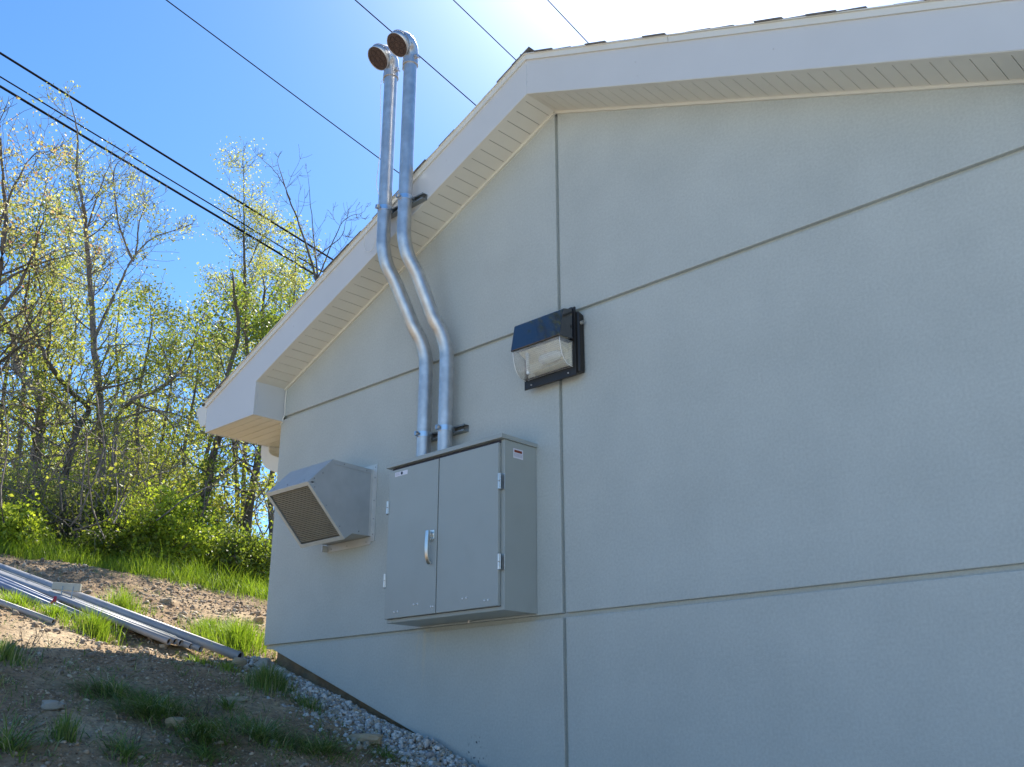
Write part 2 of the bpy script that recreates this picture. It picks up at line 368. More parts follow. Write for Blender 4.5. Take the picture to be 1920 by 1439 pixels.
def np_mesh(name, V, F, m, parent=None, loc=None, smooth=False):
    """V (n,3), F (k,q) uniform polygons"""
    V = np.asarray(V, dtype=np.float32); F = np.asarray(F, dtype=np.int32)
    me = bpy.data.meshes.new(name)
    me.vertices.add(len(V)); me.vertices.foreach_set("co", V.ravel())
    q = F.shape[1]
    me.loops.add(F.size); me.loops.foreach_set("vertex_index", F.ravel())
    me.polygons.add(len(F)); me.polygons.foreach_set("loop_start", np.arange(0, F.size, q, dtype=np.int32))
    me.polygons.foreach_set("loop_total", np.full(len(F), q, dtype=np.int32))
    me.update(calc_edges=True); me.validate()
    return link(name, me, m, parent, loc, smooth)

def box(bm, x0, x1, y0, y1, z0, z1):
    v = [bm.verts.new(p) for p in ((x0, y0, z0), (x1, y0, z0), (x1, y1, z0), (x0, y1, z0), (x0, y0, z1), (x1, y0, z1), (x1, y1, z1), (x0, y1, z1))]
    for f in ((0, 3, 2, 1), (4, 5, 6, 7), (0, 1, 5, 4), (1, 2, 6, 5), (2, 3, 7, 6), (3, 0, 4, 7)):
        bm.faces.new([v[i] for i in f])

def prism_y(bm, pts, y0, y1):
    """extrude an (x,z) polygon from y0 to y1"""
    a = [bm.verts.new((p[0], y0, p[1])) for p in pts]; b = [bm.verts.new((p[0], y1, p[1])) for p in pts]
    bm.faces.new(a); bm.faces.new(b[::-1]); n = len(pts)
    for i in range(n): bm.faces.new((a[i], b[i], b[(i + 1) % n], a[(i + 1) % n]))

def prism_x(bm, pts, x0, x1):
    """extrude a (y,z) polygon from x0 to x1"""
    a = [bm.verts.new((x0, p[0], p[1])) for p in pts]; b = [bm.verts.new((x1, p[0], p[1])) for p in pts]
    bm.faces.new(a); bm.faces.new(b[::-1]); n = len(pts)
    for i in range(n): bm.faces.new((a[i], b[i], b[(i + 1) % n], a[(i + 1) % n]))

def ring_frame(d):
    d = d.normalized()
    up = Vector((0, 0, 1)) if abs(d.z) < 0.9 else Vector((1, 0, 0))
    a = d.cross(up).normalized(); return a, d.cross(a).normalized()

def tube(bm, pts, rad, n=16, cap=True, prof=None):
    """tube through pts; rad a number or a list"""
    pts = [Vector(p) for p in pts]; rings = []; a = None
    for i, p in enumerate(pts):
        d = (pts[min(i + 1, len(pts) - 1)] - pts[max(i - 1, 0)]).normalized()
        if a is None: a, b = ring_frame(d)
        else:
            a = (a - d * a.dot(d)).normalized(); b = d.cross(a)
        r = rad[i] if isinstance(rad, (list, tuple)) else rad
        rings.append([bm.verts.new(p + (a * math.cos(2 * math.pi * k / n) + b * math.sin(2 * math.pi * k / n)) * r) for k in range(n)])
    for i in range(len(rings) - 1):
        for k in range(n):
            bm.faces.new((rings[i][k], rings[i][(k + 1) % n], rings[i + 1][(k + 1) % n], rings[i + 1][k]))
    if cap:
        bm.faces.new(rings[0][::-1]); bm.faces.new(rings[-1])
    return rings

def smooth_path(pts, n=8):
    """Catmull-Rom through pts"""
    P = [Vector(p) for p in pts]; P = [P[0] * 2 - P[1]] + P + [P[-1] * 2 - P[-2]]; out = []
    for i in range(1, len(P) - 2):
        for k in range(n):
            t = k / n
            out.append(0.5 * ((2 * P[i]) + (-P[i - 1] + P[i + 1]) * t + (2 * P[i - 1] - 5 * P[i] + 4 * P[i + 1] - P[i + 2]) * t * t + (-P[i - 1] + 3 * P[i] - 3 * P[i + 1] + P[i + 2]) * t ** 3))
    out.append(P[-2]); return out

# ---------------------------------------------------------------- ground
XR = -3.513                                     # ridge / centre joint
def base_z(x, y):
    a = -1.43 - 0.31 * x
    c = 1.72 + 0.05 * max(0.0, -x - 9.5)
    if x < -60: c = 1.72 + 0.05 * 50.5
    lo = -2.35
    k = 0.35
    h = max(k - abs(a - c), 0) / k
    z = min(a, c) - h * h * k * 0.25
    return max(z, lo)

def ground_z(x, y):
    z = base_z(x, y)
    near = max(0.0, 1 - max(abs(x + 7) - 5, abs(y) - 4.5, 0) / 3)
    if near > 0:
        n = noise.noise(Vector((x * 0.9, y * 0.9, 0))) * 0.045 + noise.noise(Vector((x * 3.1, y * 3.1, 5))) * 0.022
        n += noise.noise(Vector((x * 9, y * 9, 9))) * 0.012 + noise.noise(Vector((x * 24, y * 24, 2))) * 0.006
        wall = min(1.0, max(0.0, (abs(y) if x > -6.3 else 1.0) / 0.5))
        if y > 0 and x > -6.2: wall = 0
        z += n * (0.25 + 0.75 * wall) * near
        # washed-out hollow beside the pipes
        z -= 0.075 * math.exp(-((x + 6.60) / 0.16) ** 2 - ((y + 0.86) / 0.20) ** 2)
        z -= 0.05 * math.exp(-((x + 6.38) / 0.10) ** 2 - ((y + 0.52) / 0.16) ** 2)
        z += 0.03 * math.exp(-((x + 6.36) / 0.12) ** 2 - ((y + 0.95) / 0.35) ** 2)
    return z

def axis(lo, hi, step, far, g=1.35):
    a = list(np.arange(lo, hi + step / 2, step)); s = step; x = lo
    left = []
    while x > -far: s *= g; x -= s; left.append(x)
    s = step; x = a[-1]; right = []
    while x < far: s *= g; x += s; right.append(x)
    return left[::-1] + a + right

gx = axis(-11.0, -3.6, 0.035, 600); gy = axis(-3.3, 2.6, 0.035, 600)
V = [(x, y, ground_z(x, y)) for x in gx for y in gy]
ny = len(gy)
F = [(i * ny + j, (i + 1) * ny + j, (i + 1) * ny + j + 1, i * ny + j + 1) for i in range(len(gx) - 1) for j in range(ny - 1)]
g = np_mesh("ground", V, F, M['dirt'], smooth=True)
meta(g, kind="structure")

# ---------------------------------------------------------------- building
XL, XRR = -6.28, -0.745                          # wall corners
SL = 0.415                                       # roof slope
def rake(x, apex): return apex - SL * abs(x - XR)
def eifs_bottom(x): return 0.578 - 0.362 * (x + 6.165)
DEPTH = 6.4
bld = empty("small_building", (XR, 0, -0.4), "small pale grey stucco shed building with cream eaves and a shallow gable roof", "building")

def screw_objs(name, pts, n, r, h, m, parent):
    for p in pts:
        bm = bmesh.new(); screws(bm, [p], n, r, h); from_bm(name, bm, m, parent, smooth=True)
def screws(bm, pts, n, r=0.0045, h=0.004):
    n = Vector(n).normalized()
    for p in pts:
        p = Vector(p); tube(bm, [p, p + n * h * 0.6, p + n * h], [r, r * 0.9, r * 0.4], 8)

def inset_poly(pts, d):
    n = len(pts); out = []
    for i in range(n):
        p0, p1, p2 = (Vector(pts[i - 1]), Vector(pts[i]), Vector(pts[(i + 1) % n]))
        e1 = (p1 - p0).normalized(); e2 = (p2 - p1).normalized()
        n1 = Vector((-e1.y, e1.x)); n2 = Vector((-e2.y, e2.x))
        k = 1 + n1.dot(n2)
        out.append(tuple(p1 + (n1 + n2) * (d / k)))
    return out

def panel(bm, pts, flush=()):
    """stucco field with eased edges: outer ring at the joint bottom, face at y=0; pts counter-clockwise in (x,z)"""
    steps = ((0, 0.027), (0.0008, 0.003), (0.0022, 0.0008), (0.0045, 0.0))
    rings = []
    for ins, y in steps:
        rings.append([bm.verts.new((q[0], y, q[1])) for q in (inset_poly(pts, ins) if ins else pts)])
    n = len(pts)
    for a, b in zip(rings, rings[1:]):
        for i in range(n): bm.faces.new((a[i], a[(i + 1) % n], b[(i + 1) % n], b[i]))
    bm.faces.new(rings[-1])

bm = bmesh.new()
JW = 0.0115
zA, zB = 2.252, 0.600
top = lambda x: rake(x, 3.66)
xl, xr, xm = XL, XRR, XR
panel(bm, [(xl, zA + JW), (xm - JW, zA + JW), (xm - JW, top(xm)), (xl, top(xl))])
panel(bm, [(xm + JW, zA + JW), (xr, zA + JW), (xr, top(xr)), (xm + JW, top(xm))])
panel(bm, [(xl, zB + JW), (xm - JW, zB + JW), (xm - JW, zA - JW), (xl, zA - JW)])
panel(bm, [(xm + JW, zB + JW), (xr, zB + JW), (xr, zA - JW), (xm + JW, zA - JW)])
panel(bm, [(-6.16, eifs_bottom(-6.16)), (xm - JW, eifs_bottom(xm - JW)), (xm - JW, zB - JW), (-6.13, zB - JW)][:4])
panel(bm, [(xm + JW, eifs_bottom(xm + JW)), (xr, eifs_bottom(xr)), (xr, zB - JW), (xm + JW, zB - JW)])
# body behind the joints
body = [(xl, 0.590), (-6.165, 0.5785), (xr, eifs_bottom(xr)), (xr, top(xr)), (xm, top(xm)), (xl, top(xl))]
prism_y(bm, body, 0.025, DEPTH)
from_bm("wall", bm, M['stucco'], bld)

bm = bmesh.new()
prism_y(bm, [(-6.17, -2.6), (xr - 0.09, -2.6), (xr - 0.09, 0.5), (-6.17, 0.586)], 0.040, DEPTH - 0.05)
from_bm("foundation", bm, M['concrete'], bld, bevel=0.006)

# rake soffit boards (flat strips with dark joints between them)
YF = -0.26
bm = bmesh.new(); bg_ = bmesh.new()
ang = math.atan(SL); cs, sn = math.cos(ang), math.sin(ang)
for sgn in (-1, 1):
    ax = Vector((sgn * cs, 0, -sn)); nrm = Vector((sgn * sn, 0, cs))
    L = (XR - (-6.25)) / cs
    p0 = Vector((XR, 0, 3.613))
    def quad(b, s0, s1, ya, yb, off, th):
        c = [p0 + ax * s + Vector((0, y, 0)) + nrm * o for o in (off, off + th) for s, y in ((s0, ya), (s1, ya), (s1, yb), (s0, yb))]
        v = [b.verts.new(q) for q in c]
        for f in ((0, 1, 2, 3), (4, 7, 6, 5), (0, 4, 5, 1), (1, 5, 6, 2), (2, 6, 7, 3), (3, 7, 4, 0)): b.faces.new([v[i] for i in f])
    s = 0.045; pitch = 0.0835
    quad(bm, 0, s - 0.003, YF + 0.03, 0.012, 0.0, 0.004)
    while s < L:
        e = min(s + pitch - 0.0042, L)
        quad(bm, s, e, YF + 0.03, 0.012, 0.0, 0.004); s += pitch
    quad(bg_, 0, L, YF + 0.025, 0.012, 0.006, 0.01)
    # channel along the wall and lip along the fascia
    quad(bm, 0.0, L, -0.016, 0.0, -0.016, 0.0135)
    quad(bm, 0.0, L, -0.022, -0.001, -0.0025, 0.002)
    quad(bm, 0, L, YF + 0.002, YF + 0.034, -0.001, 0.004)
# eave soffit (both sides): boards run across, along X
for sgn in (-1, 1):
    xa = XR + sgn * (6.925 - 3.513); xb = XR + sgn * (6.28 - 3.513)
    x0, x1 = min(xa, xb), max(xa, xb)
    y = YF + 0.01
    while y < DEPTH + 0.2:
        yb = y + 0.087 - 0.006
        if y < 0.0: box(bm, x0 if sgn < 0 else x0 - 0.028, x1 + 0.028 if sgn < 0 else x1, y, min(yb, -0.001), 2.226, 2.231); (box(bm, x0, x1, 0.0, yb, 2.226, 2.231) if yb > 0 else None)
        else: box(bm, x0, x1, y, yb, 2.226, 2.231)
        y += 0.087
    box(bg_, x0 + 0.003, x1 - 0.003, YF + 0.01, DEPTH + 0.2, 2.234, 2.242)
sof = from_bm("soffit", bm, M['soffit'], bld)
from_bm("soffit_joint", bg_, M['groove'], sof)

# fascia (rake boards with the boxed eave ends)
bm = bmesh.new()
def rakepoly(x0):
    # one half of the rake board, x0 = sign
    s = x0
    X = lambda d: XR + s * d
    pts = [(X(0), 3.613), (X(0), 3.858), (X(3.412), 3.858 - SL * 3.412), (X(3.412), 2.222), (X(2.737), 2.222), (X(2.737), 3.613 - SL * 2.737)]
    return pts if s > 0 else pts[::-1]
for s in (-1, 1):
    prism_y(bm, rakepoly(s), YF, YF + 0.022)
fa = from_bm("rake_fascia", bm, M['fascia'], bld, bevel=0.002, segs=1)
def lap(d0, d1, s, name):
    bm = bmesh.new(); X = lambda d: XR + s * d
    pts = [(X(d0), 3.615 - SL * d0), (X(d1), 3.615 - SL * d1), (X(d1), 3.846 - SL * d1), (X(d0 + 0.012), 3.846 - SL * (d0 + 0.012))]
    prism_y(bm, pts if s > 0 else pts[::-1], YF - 0.0016, YF - 0.0003); return from_bm(name, bm, M['fascia'], fa)
lap(2.10, 2.73, 1, "fascia_lap"); 
for d_, z_ in ((0.006, 3.745), (0.006, 3.69), (0.80, 3.75 - SL * 0.8), (0.81, 3.66 - SL * 0.8), (1.6, 3.74 - SL * 1.6), (2.14, 3.72 - SL * 2.14), (2.15, 3.67 - SL * 2.14)):
    screw_objs("nail_head", [(XR + d_, YF, z_)], (0, -1, 0), 0.0035, 0.002, M['steel'], fa)
for d_, z_ in ((0.7, 3.75 - SL * 0.7), (1.5, 3.72 - SL * 1.5), (2.3, 3.74 - SL * 2.3), (3.1, 3.70 - SL * 3.1), (3.2, 3.60 - SL * 3.1)):
    screw_objs("nail_head", [(XR - d_, YF, z_)], (0, -1, 0), 0.0035, 0.002, M['steel'], fa)
for s in (-1, 1):
    bm = bmesh.new()
    # inner cheek of the boxed eave, side fascia along the eave
    xa = XR + s * 2.737; 
    box(bm, min(xa, xa + s * 0.012), max(xa, xa + s * 0.012), YF + 0.0225, -0.0005, 2.224, 3.613 - SL * 2.737 + 0.005)
    from_bm("eave_cheek", bm, M['fascia'], bld, bevel=0.002, segs=1)
    bm = bmesh.new(); xe = XR + s * 3.412
    box(bm, min(xe, xe - s * 0.018), max(xe, xe - s * 0.018), YF + 0.023, DEPTH + 0.2, 2.222, 2.43)
    from_bm("eave_fascia", bm, M['fascia'], bld, bevel=0.002, segs=1)
# drip edge trim along the rake, sealant bead at the cheek
bm = bmesh.new()
for s in (-1, 1):
    for (a, b, y0, y1, zo0, zo1) in ((0, 1.02, YF - 0.012, YF - 0.0005, 3.848, 3.884), (1.0235, 3.43, YF - 0.011, YF - 0.0005, 3.847, 3.883)):
        pts = [(XR + s * a, zo0 - SL * a), (XR + s * b, zo0 - SL * b), (XR + s * b, zo1 - SL * b), (XR + s * a, zo1 - SL * a)]
        prism_y(bm, pts if s > 0 else pts[::-1], y0, y1)
    pts = [(XR, 3.884), (XR + s * 3.43, 3.884 - SL * 3.43), (XR + s * 3.43, 3.889 - SL * 3.43), (XR, 3.889)]
    prism_y(bm, pts if s > 0 else pts[::-1], YF - 0.02, 0.1)
from_bm("drip_edge", bm, M['trim'], bld)
bm = bmesh.new()
tube(bm, smooth_path([(-6.235, -0.004, 2.475), (-6.237, -0.005, 2.38), (-6.234, -0.004, 2.30), (-6.24, -0.005, 2.262), (-6.252, -0.005, 2.245), (-6.255, -0.004, 2.215)], 4), 0.006, 8)
tube(bm, smooth_path([(-6.255, -0.004, 2.218), (-6.268, -0.006, 2.216), (-6.28, -0.004, 2.20)], 4), 0.005, 8)
from_bm("sealant_bead", bm, M['trim'], bld, smooth=True)

# roof deck and shingle courses (each course a tilted slab, butt edges show at the rake)
roof_bm = bmesh.new()
for s in (-1, 1):
    pts = [(XR, 3.66), (XR, 3.884), (XR + s * 3.40, 3.884 - SL * 3.40), (XR + s * 3.40, 3.66 - SL * 3.40)]
    prism_y(roof_bm, pts if s > 0 else pts[::-1], YF + 0.03, DEPTH + 0.2)
roof = from_bm("roof", roof_bm, M['shingle'], bld)
bm = bmesh.new()
for s in (-1, 1):
    ax = Vector((s * cs, 0, -sn)); nrm = Vector((s * sn, 0, cs)); p0 = Vector((XR, 0, 3.8875))
    t_ = -0.05; k = 0
    while t_ < 3.72:
        ov = random.choice((0.0, 0.004, 0.012, -0.006, 0.008, 0.018)) ; e = min(t_ + 0.155, 3.76)
        lift = 0.0055 + random.uniform(-0.002, 0.003)
        ys = [YF - 0.014 - ov]
        while ys[-1] < DEPTH + 0.2: ys.append(ys[-1] + random.choice((0.17, 0.25, 0.30)))
        for ya, yb in zip(ys, ys[1:]):
            l2 = lift + random.uniform(-0.002, 0.003)
            q = [p0 + ax * a + nrm * o + Vector((0, y, 0)) for (a, o) in ((t_, -0.001), (e, l2 - 0.006), (e, l2), (t_, 0.004)) for y in (ya, yb - 0.004)]
            v = [bm.verts.new(c) for c in q]
            for f in ((0, 1, 3, 2), (2, 3, 5, 4), (4, 5, 7, 6), (6, 7, 1, 0), (0, 2, 4, 6), (1, 7, 5, 3)): bm.faces.new([v[i] for i in f])
        t_ += 0.142; k += 1
from_bm("shingle_courses", bm, M['shingle'], roof)

# gutter and downspout elbow, left eave (seen past the corner)
bm = bmesh.new()
gp = [(-6.927, 2.29), (-6.99, 2.29), (-7.035, 2.335), (-7.045, 2.38), (-7.075, 2.40), (-7.075, 2.445), (-7.068, 2.445), (-7.066, 2.41), (-7.03, 2.39), (-7.02, 2.345), (-6.985, 2.30), (-6.936, 2.30), (-6.936, 2.445), (-6.927, 2.445)]
prism_y(bm, gp[::-1], YF + 0.012, DEPTH + 0.2)
prism_y(bm, [(-6.927, 2.285), (-6.995, 2.285), (-7.04, 2.333), (-7.05, 2.378), (-7.082, 2.398), (-7.082, 2.452), (-6.927, 2.452)][::-1], YF + 0.0, YF + 0.010)
gut = from_bm("gutter", bm, M['trim'], bld)
bm = bmesh.new()
pth = [Vector(p) for p in [(-6.96, 0.36, 2.31), (-6.96, 0.36, 2.19), (-6.94, 0.36, 2.14), (-6.895, 0.36, 2.10), (-6.83, 0.36, 2.07), (-6.45, 0.36, 1.93), (-6.39, 0.36, 1.90), (-6.345, 0.36, 1.85), (-6.335, 0.36, 1.78), (-6.335, 0.36, 0.75)]]
prev = None
for i, p in enumerate(pth):
    d = (pth[min(i + 1, len(pth) - 1)] - pth[max(i - 1, 0)]).normalized(); sd_ = Vector((0, 1, 0)); u_ = d.cross(sd_).normalized()
    ring = [bm.verts.new(p + sd_ * a * 0.06 + u_ * b * 0.060) for a, b in ((-1, -1), (1, -1), (1, 1), (-1, 1))]
    if prev:
        for k in range(4): bm.faces.new((prev[k], prev[(k + 1) % 4], ring[(k + 1) % 4], ring[k]))
    else: bm.faces.new(ring[::-1])
    prev = ring
bm.faces.new(prev)
from_bm("downspout", bm, M['trim'], bld, bevel=0.006)

# ---------------------------------------------------------------- vent hood on the wall
X0, X1 = -5.60, -5.14
hood = empty("vent_hood", (-5.37, 0, 1.20), "pale metal exhaust hood with wire mesh mouth on the stucco wall left of the cabinet", "vent hood")
prof = [(0.0, 1.655), (-0.332, 1.665), (-0.504, 1.492), (-0.206, 1.180), (-0.150, 1.220), (0.0, 1.222)]
bm = bmesh.new()
# shell open at the mouth: two cheeks, top, slope, underside
T = 0.004
for xa, xb in ((X0, X0 + T), (X1 - T, X1)): prism_x(bm, prof, xa, xb)
def strip(bm, a, b, xa, xb, th):
    a = Vector((0, *a)); b = Vector((0, *b)); d = (b - a).normalized(); n = Vector((0, -d.z, d.y)) * th
    q = [a, b, b + n, a + n]
    va = [bm.verts.new((xa, p.y, p.z)) for p in q]; vb = [bm.verts.new((xb, p.y, p.z)) for p in q]
    bm.faces.new(va); bm.faces.new(vb[::-1])
    for i in range(4): bm.faces.new((va[i], vb[i], vb[(i + 1) % 4], va[(i + 1) % 4]))
strip(bm, prof[0], prof[1], X0 + T, X1 - T, 0.004)
strip(bm, prof[1], prof[2], X0 + T, X1 - T, 0.004)
strip(bm, prof[3], prof[4], X0 + T, X1 - T, 0.004)
strip(bm, prof[4], prof[5], X0 + T, X1 - T, 0.004)
# folded seam flanges on the right cheek
for a, b, w in ((prof[0], prof[1], 0.028), (prof[1], prof[2], 0.028), (prof[2], prof[3], 0.032)):
    a = Vector(a); b = Vector(b); d = (b - a).normalized(); n = Vector((-d.y, d.x))
    pts = [a + d * 0.004, b - d * 0.004, b + n * w - d * 0.02, a + n * w + d * 0.02]
    prism_x(bm, [tuple(p) for p in pts], X1 + 0.0005, X1 + 0.0025)
    prism_x(bm, [tuple(p) for p in pts], X0 - 0.0025, X0 - 0.0005)
from_bm("hood_shell", bm, M['hood'], hood)
# mouth frame and mesh
bm = bmesh.new()
a = Vector((-0.504, 1.492)); b = Vector((-0.206, 1.180)); d = (b - a).normalized(); nn = Vector((-d.y, d.x)) * 1.0
if nn.x > 0: nn = -nn                               # outward: towards -y and down
def mouth(s, x, o=0.0):                             # s along the slope 0..L, x across
    p = a + d * s + nn * o; return Vector((x, p.x, p.y))
Lm = (b - a).length
def bar(bm, s0, s1, x0, x1, o0, o1):
    c = [mouth(s, x, o) for o in (o0, o1) for s, x in ((s0, x0), (s1, x0), (s1, x1), (s0, x1))]
    v = [bm.verts.new(q) for q in c]
    for f in ((0, 1, 2, 3), (4, 7, 6, 5), (0, 4, 5, 1), (1, 5, 6, 2), (2, 6, 7, 3), (3, 7, 4, 0)): bm.faces.new([v[i] for i in f])
bar(bm, -0.002, 0.024, X0 - 0.003, X1 + 0.003, -0.001, 0.004); bar(bm, Lm - 0.024, Lm + 0.002, X0 - 0.003, X1 + 0.003, -0.001, 0.004)
bar(bm, 0.024, Lm - 0.024, X0 - 0.003, X0 + 0.02, -0.001, 0.004); bar(bm, 0.024, Lm - 0.024, X1 - 0.02, X1 + 0.003, -0.001, 0.004)
from_bm("mouth_frame", bm, M['flange'], hood)
bm = bmesh.new()
NS, NX = 30, 36
for i in range(1, NS):
    s = 0.024 + (Lm - 0.048) * i / NS; bar(bm, s - 0.0018, s + 0.0018, X0 + 0.02, X1 - 0.02, -0.012, -0.006)
for i in range(1, NX):
    x = X0 + 0.02 + (X1 - X0 - 0.04) * i / NX; bar(bm, 0.024, Lm - 0.024, x - 0.0012, x + 0.0012, -0.0125, -0.0085)
from_bm("wire_mesh", bm, M['wire'], hood)
bm = bmesh.new(); box(bm, X0 + 0.01, X1 - 0.01, -0.012, -0.002, 1.235, 1.64)
from_bm("duct_opening", bm, M['mesh_dark'], hood)
bm = bmesh.new()
box(bm, X1 + 0.0005, X1 + 0.042, -0.006, -0.0005, 1.187, 1.690)
box(bm, X1 + 0.0005, X1 + 0.004, -0.022, -0.006, 1.222, 1.655)
box(bm, X0 - 0.042, X0 - 0.0005, -0.006, -0.0005, 1.187, 1.690)
box(bm, X0, X1, -0.006, -0.0005, 1.170, 1.216); box(bm, X0 + 0.02, X1, -0.0065, -0.001, 1.660, 1.690)
box(bm, X0 - 0.004, X0 + 0.012, -0.05, -0.007, 1.172, 1.212)
from_bm("wall_flange", bm, M['flange'], hood)
for pts_, n_ in (([(X1 + 0.024, -0.006, z) for z in (1.67, 1.60, 1.45, 1.33, 1.23)], (0, -1, 0)), ([(X0 + x, -0.006, 1.188) for x in (0.05, 0.22, 0.42)], (0, -1, 0)),
        ([(X1 + 0.0025, y, z) for y, z in ((-0.06, 1.642), (-0.24, 1.650), (-0.40, 1.565), (-0.46, 1.52), (-0.455, 1.465), (-0.36, 1.365), (-0.25, 1.25), (-0.10, 1.24))], (1, 0, 0)),
        ([(x, -0.49, 1.512) for x in (-5.53, -5.38, -5.20)], (0, -0.7, 0.7))):
    screw_objs("screw_head", pts_, n_, 0.0045, 0.004, M['strut'], hood)

# ---------------------------------------------------------------- electrical cabinet
cx0, cx1 = -4.635, -3.698
cab = empty("electrical_cabinet", (-4.166, 0, 0.621), "large grey steel two-door electrical cabinet bolted to the stucco wall", "electrical cabinet")
bm = bmesh.new()
# body as a folded shell: sides, bottom, back, and a front rim
box(bm, cx0, cx1, -0.250, -0.002, 0.621, 1.524)
from_bm("cabinet_body", bm, M['cabinet'], cab, bevel=0.0025)
bm = bmesh.new(); prism_x(bm, [(-0.282, 1.526), (-0.001, 1.524), (-0.001, 1.545), (-0.282, 1.551)], cx0 - 0.028, cx1 + 0.010)
from_bm("cabinet_cap", bm, M['cabinet'], cab, bevel=0.002)
bm = bmesh.new(); box(bm, cx0 - 0.001, cx0 + 0.047, -0.2525, -0.2485, 0.6215, 0.6400)
from_bm("corner_fold", bm, M['cabinet'], cab, bevel=0.001)
def door(x0, x1, label):
    bm = bmesh.new(); box(bm, x0, x1, -0.2735, -0.2535, 0.6425, 1.506)
    dd = from_bm("cabinet_door", bm, M['cabinet'], cab, bevel=0.0025)
    dd["label"] = label
    return dd
dl = door(-4.633, -4.201, "left cabinet door with chrome handle and white sticker")
dr = door(-4.193, -3.722, "right cabinet door without a handle")
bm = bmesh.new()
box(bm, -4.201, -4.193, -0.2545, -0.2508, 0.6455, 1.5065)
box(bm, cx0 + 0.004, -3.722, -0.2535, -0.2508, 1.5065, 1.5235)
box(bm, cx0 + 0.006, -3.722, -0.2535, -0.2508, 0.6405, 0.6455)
from_bm("door_gap_shade", bm, M['ink'], cab)  # dark strips stand in for the shaded gaps under the cap and round the doors
def hinge(x, z0, z1, parent, side):
    bm = bmesh.new()
    zm = (z0 + z1) / 2
    tube(bm, [(x, -0.277, z0), (x, -0.277, zm - 0.001)], 0.0075, 12)
    tube(bm, [(x, -0.277, zm + 0.001), (x, -0.277, z1)], 0.0075, 12)
    xa, xb = (x, x + 0.02) if side > 0 else (x - 0.02, x)
    box(bm, xa, xb, -0.2715 if side < 0 else -0.256, -0.2515, z0, z1)
    box(bm, x - 0.012, x + 0.012, -0.2775, -0.2740, z0, z1)
    from_bm("hinge", bm, M['steel'], parent, bevel=0.001, segs=1)
hinge(-3.711, 1.247, 1.333, dr, 1); hinge(-3.711, 0.823, 0.905, dr, 1)
hinge(-4.640, 1.249, 1.326, dl, -1); hinge(-4.640, 0.820, 0.899, dl, -1)
# latch handle: square escutcheon, barrel, long curved grip
bm = bmesh.new(); box(bm, -4.262, -4.218, -0.2785, -0.2737, 1.048, 1.100)
tube(bm, [(-4.24, -0.278, 1.076), (-4.24, -0.300, 1.076)], 0.016, 16)
tube(bm, [(-4.24, -0.278, 1.050), (-4.24, -0.298, 1.048)], 0.014, 14)
hb = from_bm("latch_barrel", bm, M['chrome'], dl, bevel=0.002)
bm = bmesh.new()
pth = smooth_path([(-4.24, -0.306, 1.094), (-4.24, -0.309, 1.06), (-4.24, -0.311, 1.00), (-4.24, -0.308, 0.955), (-4.24, -0.298, 0.925), (-4.24, -0.286, 0.912)], 4)
prev = None
for i, p in enumerate(pth):
    d = (pth[min(i + 1, len(pth) - 1)] - pth[max(i - 1, 0)]).normalized(); s_ = Vector((1, 0, 0)); u_ = d.cross(s_).normalized()
    w = 0.0125 if i < 10 else 0.0115
    ring = [bm.verts.new(p + s_ * a_ * w + u_ * b_ * 0.006) for a_, b_ in ((-1, -1), (1, -1), (1, 1), (-1, 1))]
    if prev:
        for k in range(4): bm.faces.new((prev[k], prev[(k + 1) % 4], ring[(k + 1) % 4], ring[k]))
    else: bm.faces.new(ring[::-1])
    prev = ring
bm.faces.new(prev)
from_bm("door_handle", bm, M['chrome'], dl, bevel=0.002)
screw_objs("rivet", [(x, -0.2735, z) for x, z in ((-4.545, .676), (-4.515, .677), (-4.379, .703), (-4.348, .704), (-4.236, .679), (-4.219, .679))], (0, -1, 0), 0.0062, 0.005, M["zinc"], dl)
screw_objs("rivet", [(x, -0.2735, z) for x, z in ((-3.986, .700), (-3.956, .701), (-3.819, .676), (-3.791, .676))], (0, -1, 0), 0.0062, 0.005, M["zinc"], dr)
bm = bmesh.new(); tube(bm, [(-4.19, -0.03, 0.621), (-4.19, -0.03, 0.606)], 0.008, 10); from_bm("drain_fitting", bm, M['steel'], cab)
# stickers
bm = bmesh.new(); box(bm, -4.584, -4.470, -0.2745, -0.2737, 1.463, 1.489); st = from_bm("maker_sticker", bm, M['white'], dl)
bm = bmesh.new()
tube(bm, [(-4.522, -0.2750, 1.477), (-4.522, -0.2744, 1.477)], 0.0095, 14)
from_bm("round_emblem", bm, M['ink'], st)
bm = bmesh.new()
for z in (1.471, 1.477, 1.483):
    box(bm, -4.578, -4.542, -0.2750, -0.2746, z - 0.001, z + 0.0008)
from_bm("label_text", bm, M['greyink'], st)
bm = bmesh.new(); box(bm, cx1 + 0.0003, cx1 + 0.0010, -0.184, -0.108, 1.434, 1.487); st = from_bm("warning_label", bm, M['white'], cab)
bm = bmesh.new(); box(bm, cx1 + 0.0011, cx1 + 0.0014, -0.176, -0.116, 1.466, 1.480); from_bm("label_header", bm, M['red'], st)
bm = bmesh.new()
for i, z in enumerate((1.460, 1.456, 1.452, 1.448, 1.444)):
    y = -0.179
    while y < -0.116:
        w = random.uniform(0.004, 0.010); box(bm, cx1 + 0.0011, cx1 + 0.0014, y, min(y + w, -0.113), z - 0.0009, z + 0.0009); y += w + 0.002
from_bm("label_text", bm, M['greyink'], st)

